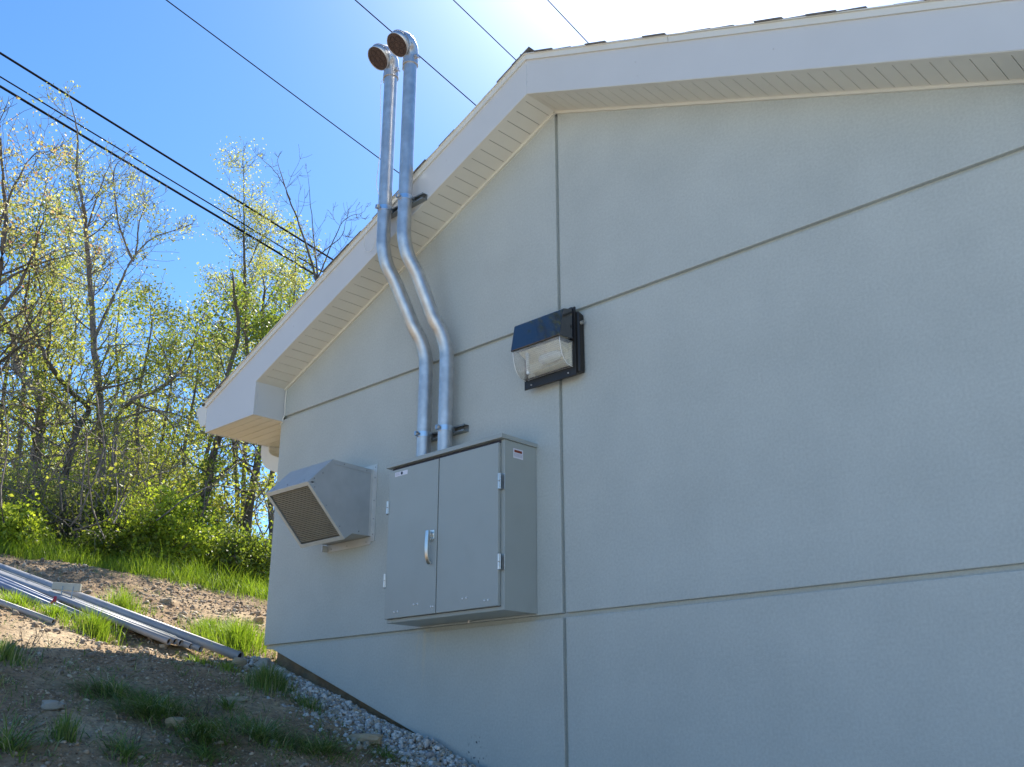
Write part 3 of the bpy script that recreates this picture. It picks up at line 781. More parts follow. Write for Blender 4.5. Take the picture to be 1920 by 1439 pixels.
# ---------------------------------------------------------------- struts
def strut(x0, x1, y, z, label):
    """slotted U channel, open side out"""
    e = empty("strut_channel", ((x0 + x1) / 2, y, z), label, "strut", "struts carrying the conduits")
    bm = bmesh.new()
    h, dpt, t = 0.0205, 0.041, 0.0027
    prof = [(y, z - h), (y - dpt, z - h), (y - dpt, z - h + 0.009), (y - dpt + t, z - h + 0.009), (y - dpt + t, z - h + t), (y - t, z - h + t), (y - t, z + h - t), (y - dpt + t, z + h - t), (y - dpt + t, z + h - 0.009), (y - dpt, z + h - 0.009), (y - dpt, z + h), (y, z + h)]
    prism_x(bm, prof, x0, x1)
    from_bm("channel", bm, M['strut'], e)
    screw_objs("mounting_bolt", [(x, y - t, z) for x in (x0 + 0.07, x1 - 0.05)], (0, -1, 0), 0.011, 0.010, M['strap'], e)
    return e
strut(-4.80, -4.385, YF - 0.001, 3.262, "upper metal strut fixed across the rake fascia behind both conduits")
strut(-4.63, -4.245, -0.001, 1.752, "lower metal strut on the stucco wall just above the cabinet")

# ---------------------------------------------------------------- conduits with weatherheads
def conduit(xb, xt, ztop, label, dz=0.0):
    rad = 0.0445
    e = empty("service_conduit", (xb, -0.088, 1.55), label, "conduit", "galvanised conduits rising from the cabinet")
    yb, yt = -0.088, -0.348
    pts = [(xb, yb, 1.545), (xb, yb, 1.9), (xb, yb, 2.17 + dz), (xb - 0.003, yb - 0.006, 2.27 + dz), (xb - 0.018, yb - 0.033, 2.37 + dz),
           (xb - 0.045, yb - 0.08, 2.47 + dz), ((xb + xt) / 2, (yb + yt) / 2, 2.61 + dz), (xt + 0.045, yt + 0.08, 2.75 + dz), (xt + 0.016, yt + 0.03, 2.86 + dz), (xt + 0.003, yt + 0.005, 2.97 + dz), (xt, yt, 3.07 + dz), (xt, yt, 3.5), (xt, yt, 4.0), (xt, yt, ztop)]
    bm = bmesh.new(); tube(bm, smooth_path(pts, 6), rad, 32)
    from_bm("pipe", bm, M['galv'], e, smooth=True)
    def clamp(x, y, z, yw):
        bm = bmesh.new()
        n = 28; r0, r1 = rad + 0.0003, rad + 0.0035; hz = 0.016
        A = [(r0, -hz), (r1, -hz), (r1, hz), (r0, hz)]
        rs = []
        for k in range(n):
            th = 2 * math.pi * k / n; rs.append([bm.verts.new((x + r * math.cos(th), y + r * math.sin(th), z + q)) for r, q in A])
        for k in range(n):
            for m_ in range(4): bm.faces.new((rs[k][m_], rs[(k + 1) % n][m_], rs[(k + 1) % n][(m_ + 1) % 4], rs[k][(m_ + 1) % 4]))
        # ears: bolted lugs in front-left, feet into the channel behind
        box(bm, x - 0.010, x - 0.004, y - rad - 0.026, y - rad - 0.002, z - 0.014, z + 0.014)
        box(bm, x + 0.001, x + 0.007, y - rad - 0.026, y - rad - 0.002, z - 0.014, z + 0.014)
        box(bm, x + 0.020, x + 0.026, y + rad * 0.8, yw, z - 0.014, z + 0.014)
        box(bm, x - 0.026, x - 0.020, y + rad * 0.8, yw, z - 0.014, z + 0.014)
        c = from_bm("pipe_clamp", bm, M['strap'], e)
        bm = bmesh.new(); tube(bm, [(x - 0.022, y - rad - 0.014, z), (x + 0.016, y - rad - 0.014, z)], 0.0045, 8); tube(bm, [(x - 0.020, y - rad - 0.014, z), (x - 0.011, y - rad - 0.014, z)], 0.009, 6)
        tube(bm, [(x + 0.008, y - rad - 0.014, z), (x + 0.013, y - rad - 0.014, z)], 0.009, 6)
        from_bm("clamp_bolt", bm, M['steel'], c)
    clamp(xb, yb, 1.752, -0.034); clamp(xt, yt, 3.262, YF - 0.03)
    # weatherhead
    bx = Vector((xt, yt, ztop - 0.012))
    secs = [((0, 0, -0.03), (0, 0, 1), .051, .051), ((0, 0, 0.0), (0, 0, 1), .051, .051), ((0, -.002, .028), (0, -.15, 1), .053, .053), ((0, -.012, .060), (0, -.55, .83), .062, .060),
            ((0, -.038, .083), (0, -.90, .35), .072, .070), ((0, -.070, .086), (0, -1, -.22), .079, .079), ((-.004, -.099, .068), (-.06, -.78, -.62), .083, .085), ((-.008, -.115, .047), (-.12, -.63, -.77), .084, .086)]
    bm = bmesh.new(); rings = []; n = 32
    for c, d, ra, rb in secs:
        d = Vector(d).normalized(); s_ = (Vector((1, 0, 0)) - d * d.x).normalized(); u_ = s_.cross(d).normalized()
        rings.append([bm.verts.new(bx + Vector(c) + s_ * math.cos(2 * math.pi * k / n) * ra + u_ * math.sin(2 * math.pi * k / n) * rb) for k in range(n)])
    for p_, q_ in zip(rings, rings[1:]):
        for k in range(n): bm.faces.new((p_[k], p_[(k + 1) % n], q_[(k + 1) % n], q_[k]))
    # inner lip of the mouth
    c, d = Vector(secs[-1][0]), Vector(secs[-1][1]).normalized(); s_ = (Vector((1, 0, 0)) - d * d.x).normalized(); u_ = s_.cross(d).normalized()
    lip = [bm.verts.new(bx + c + s_ * math.cos(2 * math.pi * k / n) * .080 + u_ * math.sin(2 * math.pi * k / n) * .082) for k in range(n)]
    lip2 = [bm.verts.new(v.co - d * 0.012) for v in lip]
    for k in range(n):
        bm.faces.new((rings[-1][k], rings[-1][(k + 1) % n], lip[(k + 1) % n], lip[k])); bm.faces.new((lip[k], lip[(k + 1) % n], lip2[(k + 1) % n], lip2[k]))
    wh = from_bm("weatherhead", bm, M['cast'], e, smooth=True)
    for pl in wh.data.polygons: pass
    bm = bmesh.new()
    tube(bm, [bx + c - d * 0.012, bx + c - d * 0.001], 0.0795, 32)
    ins = from_bm("insulator_disc", bm, M['fibre'], wh)
    bm = bmesh.new()
    for k in range(7):
        r_ = 0 if k == 0 else 0.047; th = k * math.pi / 3 + 0.4
        o_ = bx + c - d * 0.001 + s_ * math.cos(th) * r_ + u_ * math.sin(th) * r_
        tube(bm, [o_, o_ + d * 0.0012], 0.017, 16)
    bm.free(); bm = bmesh.new()
    for k in range(7):
        r_ = 0 if k == 0 else 0.047; th = k * math.pi / 3 + 0.4; o_ = bx + c - d * 0.0005 + s_ * math.cos(th) * r_ + u_ * math.sin(th) * r_
        tube(bm, [o_ + s_ * math.cos(q * math.pi / 8) * .019 + u_ * math.sin(q * math.pi / 8) * .019 for q in range(17)], 0.0016, 4, cap=False)
    from_bm("knockout_ring", bm, M['fibredark'], ins)
    # cover seam band, ears and screws
    bm = bmesh.new()
    c2, d2 = Vector((-.003, -.100, .067)), Vector((-.05, -.78, -.62)).normalized(); u2 = Vector((1, 0, 0)).cross(d2).normalized()
    pr = [bx + c2 + Vector((1, 0, 0)) * math.cos(2 * math.pi * k / n) * .0855 + u2 * math.sin(2 * math.pi * k / n) * .0875 for k in range(n + 1)]
    tube(bm, pr, 0.0022, 6, cap=False)
    from_bm("cover_seam", bm, M['strut'], wh)
    bm = bmesh.new()
    box(bm, xt + 0.048, xt + 0.074, yt - 0.010, yt + 0.010, ztop - 0.040, ztop - 0.014)
    box(bm, xt - 0.074, xt - 0.048, yt - 0.010, yt + 0.010, ztop - 0.075, ztop - 0.050)
    tube(bm, [(xt + 0.06, yt - 0.02, ztop - 0.026), (xt + 0.06, yt + 0.03, ztop - 0.026)], 0.005, 8)
    tube(bm, [(xt - 0.06, yt - 0.02, ztop - 0.062), (xt - 0.06, yt + 0.03, ztop - 0.062)], 0.005, 8)
    tube(bm, [bx + Vector((0.0, 0, -0.060)), bx + Vector((0, 0, -0.020))], 0.0535, 28)
    screw_objs("cover_screw", [bx + Vector((0.0735, -0.05, 0.055))], (1, 0, 0.2), 0.006, 0.006, M['cast'], wh)
    from_bm("neck_clamp", bm, M['cast'], wh, bevel=0.0015, segs=1)
    return e
conduit(-4.550, -4.705, 4.345, "left of the two tall galvanised conduits, with the lower weatherhead")
conduit(-4.358, -4.500, 4.345, "right of the two tall galvanised conduits, nearer the wall lamp")

# pull twine hanging from the left weatherhead
bm = bmesh.new()
tube(bm, smooth_path([(-4.770, -.36, 4.30), (-4.785, -.37, 4.26), (-4.782, -.365, 4.05), (-4.775, -.36, 3.9), (-4.768, -.36, 3.75), (-4.775, -.365, 3.6), (-4.785, -.365, 3.48), (-4.765, -.345, 3.36), (-4.76, -.33, 3.28)], 5), 0.0022, 6)
tube(bm, smooth_path([(-4.78, -.33, 3.28), (-4.80, -.31, 3.20), (-4.845, -.30, 3.12), (-4.90, -.285, 3.065), (-4.955, -.285, 3.07), (-4.985, -.29, 3.12), (-4.985, -.29, 3.19), (-4.96, -.29, 3.25), (-4.955, -.285, 3.275)], 5), 0.0022, 6)
tw = from_bm("pull_twine", bm, M['twine'], None, (-4.78, -.36, 3.3), smooth=True)
meta(tw, "thin white twine dangling beside the left conduit and looping over the fascia", "twine")

# ---------------------------------------------------------------- wall lamp
lamp = empty("wall_lamp", (-3.54, 0, 1.86), "dark bronze wall pack lamp with ribbed glass lens on the stucco wall", "wall lamp")
lx0, lx1 = -3.728, -3.345
bm = bmesh.new()
prism_x(bm, [(-0.001, 1.872), (-0.050, 1.868), (-0.050, 2.228), (-0.001, 2.212)], lx0 + 0.02, lx1 + 0.018)
from_bm("back_box", bm, M['frame'], lamp, bevel=0.012, segs=3)
bm = bmesh.new()
# door frame: a flat rim round the lens opening
y0, y1 = -0.062, -0.052
for (a_, b_, c_, d_) in ((lx0, lx1, 1.853, 1.902), (lx0, lx1, 2.205, 2.252), (lx0, lx0 + 0.022, 1.902, 2.205), (lx1 - 0.022, lx1, 1.902, 2.205)):
    box(bm, a_, b_, y0, y1, c_, d_)
from_bm("door_frame", bm, M['frame'], lamp, bevel=0.002)
# hood: sloping front over the lens
bm = bmesh.new()
hp_ = [(-0.0625, 2.060), (-0.176, 2.052), (-0.178, 2.058), (-0.148, 2.214), (-0.140, 2.220), (-0.0625, 2.240)]
prism_x(bm, hp_, lx0 + 0.004, lx1 - 0.010)
from_bm("lamp_hood", bm, M['bronze'], lamp, bevel=0.003)
# lens: curved shell, thin walls
prof_l = [(-0.168, 2.050), (-0.165, 2.020), (-0.158, 1.985), (-0.148, 1.955), (-0.132, 1.930), (-0.108, 1.912), (-0.080, 1.904), (-0.063, 1.903)]
inner = [(y + 0.006 if i < 5 else y + 0.002, z + (0.0 if i < 3 else 0.005)) for i, (y, z) in enumerate(prof_l)]
bm = bmesh.new()
lxa, lxb = lx0 + 0.014, lx1 - 0.024
prism_x(bm, prof_l + inner[::-1], lxa, lxb)
prism_x(bm, prof_l + [(-0.063, 2.05)], lxa - 0.004, lxa - 0.0005); prism_x(bm, prof_l + [(-0.063, 2.05)], lxb + 0.0005, lxb + 0.004)
gls = from_bm("glass_lens", bm, M['lens'], lamp, smooth=False)
for xx in (lxa - 0.002, lxb + 0.002):
    bm = bmesh.new(); tube(bm, [(xx, y, z) for y, z in prof_l], 0.0019, 6); from_bm("lens_edge_glint", bm, M['lampwhite'], gls, smooth=True)  # white tubes imitate the bright glint along the glass edges
bm = bmesh.new()
for k in range(1, 46):
    xx = lxa + (lxb - lxa) * k / 46
    tube(bm, [(xx, y - 0.0004, z) for y, z in prof_l[:6]], 0.0008, 3, cap=False)
from_bm("lens_ribs", bm, M['lens'], gls)
bm = bmesh.new()
# reflector dish, lamp and socket inside
box(bm, lx0 + 0.03, lx1 - 0.03, -0.060, -0.056, 1.908, 2.048)
prism_x(bm, [(-0.062, 2.046), (-0.150, 2.046), (-0.062, 2.0)], lx0 + 0.04, lx1 - 0.05)
prism_x(bm, [(-0.062, 1.91), (-0.105, 1.925), (-0.062, 1.96)], lx0 + 0.10, lx1 - 0.05)
rf = from_bm("reflector", bm, M['reflector'], lamp)
bm = bmesh.new()
tube(bm, [(lx0 + 0.15, -0.095, 1.985), (lx0 + 0.17, -0.095, 1.985), (lx0 + 0.24, -0.095, 1.985), (lx0 + 0.29, -0.095, 1.985), (lx0 + 0.31, -0.095, 1.985)], [0.014, 0.028, 0.031, 0.024, 0.010], 20)
from_bm("bulb", bm, M['lampwhite'], lamp, smooth=True)
bm = bmesh.new(); tube(bm, [(lx0 + 0.085, -0.12, 1.915), (lx0 + 0.085, -0.128, 2.04)], 0.010, 12); from_bm("socket_bracket", bm, M['lampwhite'], lamp)
screw_objs("frame_screw", [(lx0 + 0.055, y0, 1.872), (lx1 - 0.055, y0, 1.875)], (0, -1, 0), 0.0055, 0.005, M['steel'], lamp)
bm = bmesh.new(); tube(bm, [(lx1 + 0.016, -0.03, 2.158), (lx1 + 0.034, -0.03, 2.158)], 0.011, 14); from_bm("photocell", bm, M['greyrock'], lamp)
bm = bmesh.new(); box(bm, lx1 - 0.055, lx1 - 0.03, -0.052, -0.030, 2.246, 2.262); from_bm("top_catch", bm, M['bronze'], lamp, bevel=0.003)

# small dark scuff fragments stuck on the wall at lower right of the gravel
# ---------------------------------------------------------------- overhead cables
wd = Vector((-0.089, 0.988, -0.13)).normalized()
def cable(p, r, label, sag=0.6):
    p = Vector(p); pts = []
    for i in range(-30, 61):
        t = i * 1.0; pts.append(p + wd * t + Vector((0, 0, sag * ((t - 5) / 45) ** 2)))
    bm = bmesh.new(); tube(bm, pts, r, 6)
    o = from_bm("overhead_cable", bm, M['cable'], None, p)
    meta(o, label, "cable", "overhead cables crossing the sky")
cable((-12.78, 1.72, 8.14), 0.016, "thick black cable, uppermost of the three low cables above the trees")
cable((-12.76, 1.76, 7.79), 0.010, "thin cable, middle of the three low cables above the trees")
cable((-12.75, 1.77, 7.65), 0.017, "thick black cable, lowest of the three low cables above the trees")
cable((-14.74, 4.47, 11.93), 0.011, "thin cable passing behind both conduits at mid height")
cable((-13.14, 6.79, 12.84), 0.012, "thin cable passing right behind the weatherheads")
cable((-12.3, 7.74, 13.57), 0.011, "thin high cable meeting the roof just left of the gable peak")
cable((-11.05, 8.92, 13.72), 0.011, "thin high cable meeting the roof just right of the gable peak")

# ---------------------------------------------------------------- pipes on the ground
def gp3(x, y, h=0.0): return Vector((x, y, ground_z(x, y) + h))
def pipe(p0, p1, r, m, label, cat="pipe", group="metal pipes lying on the bank", name="metal_pipe", wall=0.004):
    p0, p1 = Vector(p0), Vector(p1)
    e = empty(name, p0, label, cat, group)
    bm = bmesh.new(); n = 20
    d = (p1 - p0).normalized()
    out = tube(bm, [p0, p0.lerp(p1, .5) + Vector((0, 0, 0.004)), p1], r, n, cap=False)
    inn = tube(bm, [p0 + d * 0.0, p0.lerp(p1, .5) + Vector((0, 0, 0.004)), p1], r - wall, n, cap=False)
    for k in range(n):
        bm.faces.new((out[0][k], out[0][(k + 1) % n], inn[0][(k + 1) % n], inn[0][k]))
        bm.faces.new((out[-1][k], out[-1][(k + 1) % n], inn[-1][(k + 1) % n], inn[-1][k]))
    from_bm("pipe_barrel", bm, m, e, smooth=False)
    for c in e.children:
        for pl in c.data.polygons: pl.use_smooth = len(pl.vertices) == 4 and abs(pl.normal.dot(d)) < 0.5
    bm = bmesh.new(); tube(bm, [p0 + d * 0.018, p0 + d * 0.03], r - wall - 0.0005, n); from_bm("bore_shade", bm, M['bore'], e)  # dark disc just inside the end stands in for the bore's shade
    return e
pipe((-6.136, -0.262, 0.515), (-8.90, -1.145, 1.40), 0.031, M['pvc'], "longest thick grey pipe, its open end propped on a stone by the gravel")
pipe((-6.477, -0.600, 0.612), (-8.80, -1.275, 1.355), 0.023, M['pvc'], "pipe whose open end is leftmost of the row of pipe ends")
pipe((-6.509, -0.540, 0.618), (-8.80, -1.235, 1.350), 0.022, M['pvc'], "pipe whose open end is second from left in the row of pipe ends")
pipe((-6.515, -0.495, 0.612), (-8.80, -1.190, 1.345), 0.022, M['pvc'], "pipe whose open end is third from left in the row of pipe ends")
pipe((-6.475, -0.440, 0.590), (-8.80, -1.150, 1.335), 0.021, M['pvc'], "pipe whose open end is fourth from left in the row of pipe ends")
pipe((-6.425, -0.395, 0.572), (-8.78, -1.110, 1.325), 0.021, M['pvc'], "pipe whose open end is rightmost of the row, tucked under the thick pipe")
pipe((-7.010, -0.900, 0.770), (-9.0, -1.475, 1.42), 0.022, M['bluepvc'], "blue grey pipe ending in the bright grass tuft, upper of the pair", name="blue_grey_pipe")
pipe((-7.100, -1.000, 0.795), (-9.0, -1.53, 1.42), 0.024, M['bluepvc'], "blue grey pipe, lower of the pair beside the red ribbon", name="blue_grey_pipe")
pipe((-7.42, -0.985, 0.905), (-9.05, -1.445, 1.455), 0.022, M['bluepvc'], "blue grey pipe lying on top of its pair with its end near the ribbon", name="blue_grey_pipe")
pipe((-6.876, -1.215, 0.722), (-8.6, -1.90, 1.27), 0.020, M['pvc'], "short-looking grey pipe lying apart below the others in the grass")
# steel channel length lying in the pile
e = empty("steel_channel", (-7.0, -0.6, 0.8), "dark grey steel channel lying between the thick pipe and the blue pipes", "channel")
bm = bmesh.new()
a0, a1 = Vector((-6.62, -0.47, 0.640)), Vector((-8.9, -1.185, 1.385)); d = (a1 - a0).normalized(); s_ = d.cross(Vector((0, 0, 1))).normalized(); u_ = s_.cross(d)
pr = [(-.02, -.018), (.02, -.018), (.02, .022), (.012, .022), (.012, .018), (.017, .018), (.017, -.014), (-.017, -.014), (-.017, .018), (-.012, .018), (-.012, .022), (-.02, .022)]
va = [bm.verts.new(a0 + s_ * p + u_ * q) for p, q in pr]; vb = [bm.verts.new(a1 + s_ * p + u_ * q) for p, q in pr]
bm.faces.new(va); bm.faces.new(vb[::-1])
for i in range(len(pr)): bm.faces.new((va[i], vb[i], vb[(i + 1) % len(pr)], va[(i + 1) % len(pr)]))
from_bm("channel_section", bm, M['strut'], e)
# cream block resting on the pipes
e = empty("cream_block", (-7.63, -0.86, 1.03), "short cream coloured block with bent metal feet sitting across the pipes", "block")
bm = bmesh.new(); box(bm, -0.095, 0.105, -0.022, 0.022, 0.0, 0.055); me = bpy.data.meshes.new("block_body"); bm.to_mesh(me); bm.free()
o = link("block_body", me, M['block'], e, (0, 0, 0)); bv = o.modifiers.new("b", 'BEVEL'); bv.width = 0.004; bv.segments = 2
bm = bmesh.new(); box(bm, -0.02, -0.012, -0.026, -0.0225, -0.05, 0.03); me = bpy.data.meshes.new("metal_foot"); bm.to_mesh(me); bm.free()
link("metal_foot", me, M['strut'], e, (0, 0, 0)); link("metal_foot", me, M['strut'], e, (0.075, 0, 0))
e.rotation_euler = (R(-4), R(3), R(52))
bm = bmesh.new()
pth = smooth_path([(-7.34, -1.04, 0.905), (-7.335, -1.045, 0.935), (-7.325, -1.05, 0.945), (-7.31, -1.055, 0.925), (-7.32, -1.075, 0.89), (-7.335, -1.085, 0.87), (-7.33, -1.10, 0.84)], 3)
for p, q in zip(pth, pth[1:]):
    w = Vector((0.010, 0.006, 0)); v = [bm.verts.new(c) for c in (p - w, p + w, q + w, q - w)]; bm.faces.new(v)
rb = from_bm("red_ribbon", bm, M['ribbon'], None, (-7.33, -1.06, 0.9))
sm = rb.modifiers.new("s", 'SOLIDIFY'); sm.thickness = 0.001
meta(rb, "small red ribbon tied round the blue grey pipes", "ribbon")

# ---------------------------------------------------------------- stones
def rock(name, p, sx, sy, sz, rz, m, label, cat="stone", group=None, tilt=0, seed=0, flat=0.0):
    bm = bmesh.new(); bmesh.ops.create_icosphere(bm, subdivisions=4, radius=1)
    for v in bm.verts:
        c = v.co.copy(); n1 = noise.noise(c * 0.9 + Vector((seed * 3.1, 0, 0))) * 0.55 + noise.noise(c * 2.3 + Vector((0, seed, 0))) * 0.22 + noise.noise(c * 6 + Vector((0, 0, seed))) * 0.06
        c = c * (1 + n1)
        for ax_ in range(3):
            lim = 0.72 + 0.1 * ((seed + ax_) % 3)
            if abs(c[ax_]) > lim: c[ax_] = math.copysign(lim + (abs(c[ax_]) - lim) * 0.25, c[ax_])
        v.co = Vector((c.x * sx, c.y * sy, c.z * sz))
    rot = Matrix.Rotation(R(rz), 4, 'Z') @ Matrix.Rotation(R(tilt), 4, 'X')
    bmesh.ops.transform(bm, matrix=rot, verts=bm.verts)
    me = bpy.data.meshes.new(name); bm.to_mesh(me); bm.free()
    o = link(name, me, m, None); o.location = p
    me.polygons.foreach_set("use_smooth", [True] * len(me.polygons))
    meta(o, label, cat, group)
    return o
def on(x, y, h=0.0): return (x, y, ground_z(x, y) + h)
rock("flat_stone", on(-5.00, -1.92, 0.018), .055, .042, .026, 60, M['greyrock'], "flat grey angular stone lying alone in the shade at lower left", seed=2)
rock("tan_stone", on(-4.80, -1.40, 0.025), .050, .032, .030, 35, M['rock'], "rounded tan stone in the shade between two grass clumps", seed=5)
rock("slab_stone", on(-4.56, -0.43, 0.012), .110, .050, .032, 15, M['rock'], "long tan slab stone at the edge of the gravel strip", seed=8, tilt=-12)
rock("buried_stone", on(-5.28, -0.80, 0.004), .085, .032, .020, 30, M['rock'], "long half-buried tan stone on the shaded slope", seed=11)
rock("prop_stone", (-6.10, -0.300, 0.462), .060, .028, .050, 60, M['rock'], "upright brown stone propping the end of the thick pipe", seed=14, tilt=20)
rock("pale_stone", on(-4.52, -1.02, 0.01), .022, .018, .02, 10, M['greyrock'], "small pale stone in the grass clump at bottom centre", seed=17)
rock("pointed_stone", on(-8.05, 0.16, 0.02), .065, .035, .03, 40, M['rock'], "pointed pale tan rock on the sunlit bank, left of the pair", "rock", seed=21, tilt=15)
rock("blocky_stone", on(-7.55, 0.74, 0.02), .045, .040, .032, 80, M['rock'], "blocky pale rock on the sunlit bank nearest the wall", "rock", seed=24)
rock("grey_boulder", on(-6.02, -0.16, 0.02), .055, .05, .05, 30, M['greyrock'], "dark edged grey rock at the top end of the gravel strip", "rock", seed=27)

def stone_cloud(name, spots, m, sub=1):
    """spots: (x,y,z,size,flat) -> many small irregular stones in one mesh"""
    bm = bmesh.new(); bmesh.ops.create_icosphere(bm, subdivisions=sub, radius=1)
    bv = np.array([v.co[:] for v in bm.verts]); bf = np.array([[v.index for v in f.verts] for f in bm.faces]); bm.free()
    Vs, Fs = [], []; n0 = 0
    for (x, y, z, s, fl) in spots:
        k = bv * (1 + rng.uniform(-0.28, 0.28, (len(bv), 1)))
        k = k * np.array([1.0, rng.uniform(0.55, 0.95), fl])
        q = rng.normal(size=4); q[1:3] *= 0.35; q /= np.linalg.norm(q); w, a, b, c = q
        Rm = np.array([[1 - 2 * (b * b + c * c), 2 * (a * b - c * w), 2 * (a * c + b * w)], [2 * (a * b + c * w), 1 - 2 * (a * a + c * c), 2 * (b * c - a * w)], [2 * (a * c - b * w), 2 * (b * c + a * w), 1 - 2 * (a * a + b * b)]])
        th = rng.uniform(0, 6.283); Rz = np.array([[math.cos(th), -math.sin(th), 0], [math.sin(th), math.cos(th), 0], [0, 0, 1]])
        Vs.append((k @ Rm.T @ Rz.T) * s + np.array([x, y, z])); Fs.append(bf + n0); n0 += len(bv)
    return np_mesh(name, np.vstack(Vs), np.vstack(Fs), m)

# gravel strip against the foundation
spots = []
for i in range(6800):
    x = rng.uniform(-6.22, -3.6)
    wd_ = 0.22 + 0.20 * min(1, (x + 6.2) / 1.6)
    y = -abs(rng.normal(0, 0.5)) * wd_
    if x < -5.98: y = -abs(rng.normal(0, .12)); 
    if y < -0.62: continue
    pile = 0.035 * math.exp(-((x + 4.42) / 0.13) ** 2 - ((y + 0.06) / .12) ** 2)
    h = 0.034 * math.exp(-((y + 0.13) / 0.10) ** 2) - 0.012 * math.exp(-(y / 0.05) ** 2) + pile
    spots.append((x, y - 0.012 if y > -0.02 else y, ground_z(x, min(y, -0.02)) + h * rng.uniform(0.1, 1.0), rng.uniform(0.005, 0.017) * (1.0 if rng.random() < .92 else 1.8), rng.uniform(0.55, 0.9)))
gr = stone_cloud("gravel", spots, M['gravel'])
meta(gr, "grey crushed gravel heaped along the foot of the wall", "gravel", kind="stuff")
# stones and clods on the bare bank and the shaded slope
spots = []
for i in range(19000):
    if rng.random() < 0.62:
        x = rng.uniform(-9.6, -6.0); y = rng.uniform(-2.6, 2.4); sz = rng.uniform(0.005, 0.016) if rng.random() < 0.90 else rng.uniform(0.016, 0.036)
    else:
        x = rng.uniform(-6.4, -3.9); y = rng.uniform(-2.7, -0.3); sz = rng.uniform(0.003, 0.010) if rng.random() < 0.93 else rng.uniform(0.010, 0.022)
    if y > -0.3 and x > -6.3: continue
    if noise.noise(Vector((x * 1.7, y * 1.7, 3))) < -0.25 and sz > 0.01: continue
    spots.append((x, y, ground_z(x, y) + sz * 0.12, sz, rng.uniform(0.3, 0.6)))
ch = stone_cloud("scattered_stones", spots, M['chips'])
meta(ch, "small flat stones and clods littering the bare soil bank", "stones", kind="stuff")

# ---------------------------------------------------------------- grass
def blades(n, cx, cy, rx, ry, h0, h1, lean=0.5, width=0.004, base=None, segs=3, flat=0.0, ldir=None):
    """vertices, faces of n grass blades round (cx,cy)"""
    V, F = [], []; k0 = 0
    n = int(n * 1.6); rx *= 1.25; ry *= 1.25; h0 *= 1.1; h1 *= (1.35 if lean >= 0.8 else 1.12)
    if lean >= 0.8: lean *= 1.6; h1 *= 1.2; h0 *= 0.8; width *= 1.0
    h_low = lean >= 0.8
    for i in range(n):
        r = min(1.35, abs(rng.normal(0, .7))); th = rng.uniform(0, 6.283)
        x = cx + rx * r * math.cos(th); y = cy + ry * r * math.sin(th)
        z = ground_z(x, y) - 0.004
        h = rng.uniform(h0, h1) * (1 - 0.30 * min(r, 1.6)); az = rng.uniform(0, 6.283) if rng.random() < 0.4 else th + rng.normal(0, 0.6)
        if ldir is not None and rng.random() < 0.6: az = ldir + rng.normal(0, 0.5)
        ln = lean * rng.uniform(0.4, 1.3)
        dx, dy = math.cos(az), math.sin(az); sx_, sy_ = -dy, dx
        w = width * rng.uniform(0.6, 1.3)
        tw_ = rng.uniform(-0.6, 0.6)
        sx_, sy_ = sx_ * math.cos(tw_) - sy_ * math.sin(tw_), sx_ * math.sin(tw_) + sy_ * math.cos(tw_)
        for s in range(segs + 1):
            t = s / segs; a = ln * t * t * (1 + flat); out = h * (t * ln * 0.35 + a * 0.65); up = h * max(0.05, t * (1 - 0.5 * min(1.75, ln * (1 + flat)) * t))
            ww = w * (1 - t) ** 0.7 * 0.5
            if s == segs: V.append((x + dx * out, y + dy * out, z + up))
            else: V += [(x + dx * out - sx_ * ww, y + dy * out - sy_ * ww, z + up), (x + dx * out + sx_ * ww, y + dy * out + sy_ * ww, z + up)]
        for s in range(segs - 1):
            b = k0 + 2 * s; F.append((b, b + 1, b + 3, b + 2))
        b = k0 + 2 * (segs - 1); F.append((b, b + 1, b + 2, b + 2))
        k0 += 2 * segs + 1
    return V, F
def grass_obj(name, parts, m, loc=None):
    V, F, n = [], [], 0
    for v, f in parts:
        V += v; F += [tuple(i + n for i in q) for q in f]; n += len(v)
    me = bpy.data.meshes.new(name)
    me.from_pydata(V, [], [q if q[2] != q[3] else q[:3] for q in F])
    return link(name, me, m, None, loc)
GT = "grass tufts on the bare soil"
def tuft(parts, loc, m, label, name="grass_tuft"):
    x, y = loc; o = grass_obj(name, parts, m, (x, y, ground_z(x, y))); meta(o, label, "grass tuft", GT); return o
D, SN = M['grassD'], M['grassS']
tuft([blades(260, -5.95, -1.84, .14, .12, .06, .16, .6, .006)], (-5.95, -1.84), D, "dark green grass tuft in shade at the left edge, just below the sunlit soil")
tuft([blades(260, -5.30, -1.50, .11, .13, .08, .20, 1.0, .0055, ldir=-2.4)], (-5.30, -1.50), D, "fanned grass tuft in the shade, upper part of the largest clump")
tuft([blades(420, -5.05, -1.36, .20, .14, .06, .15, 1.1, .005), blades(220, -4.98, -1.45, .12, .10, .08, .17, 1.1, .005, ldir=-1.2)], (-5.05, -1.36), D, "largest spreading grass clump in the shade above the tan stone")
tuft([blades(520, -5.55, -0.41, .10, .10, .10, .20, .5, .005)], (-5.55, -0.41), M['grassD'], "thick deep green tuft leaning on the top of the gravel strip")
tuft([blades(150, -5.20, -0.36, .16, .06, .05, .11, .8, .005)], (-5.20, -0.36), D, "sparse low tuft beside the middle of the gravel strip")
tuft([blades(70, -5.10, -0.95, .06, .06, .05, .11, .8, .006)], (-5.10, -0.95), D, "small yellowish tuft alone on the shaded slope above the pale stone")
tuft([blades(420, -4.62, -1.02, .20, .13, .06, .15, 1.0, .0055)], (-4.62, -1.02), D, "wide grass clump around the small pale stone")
tuft([blades(320, -4.42, -0.80, .12, .17, .05, .13, .9, .0055)], (-4.42, -0.80), D, "grass clump at the bottom edge right of the pale stone")
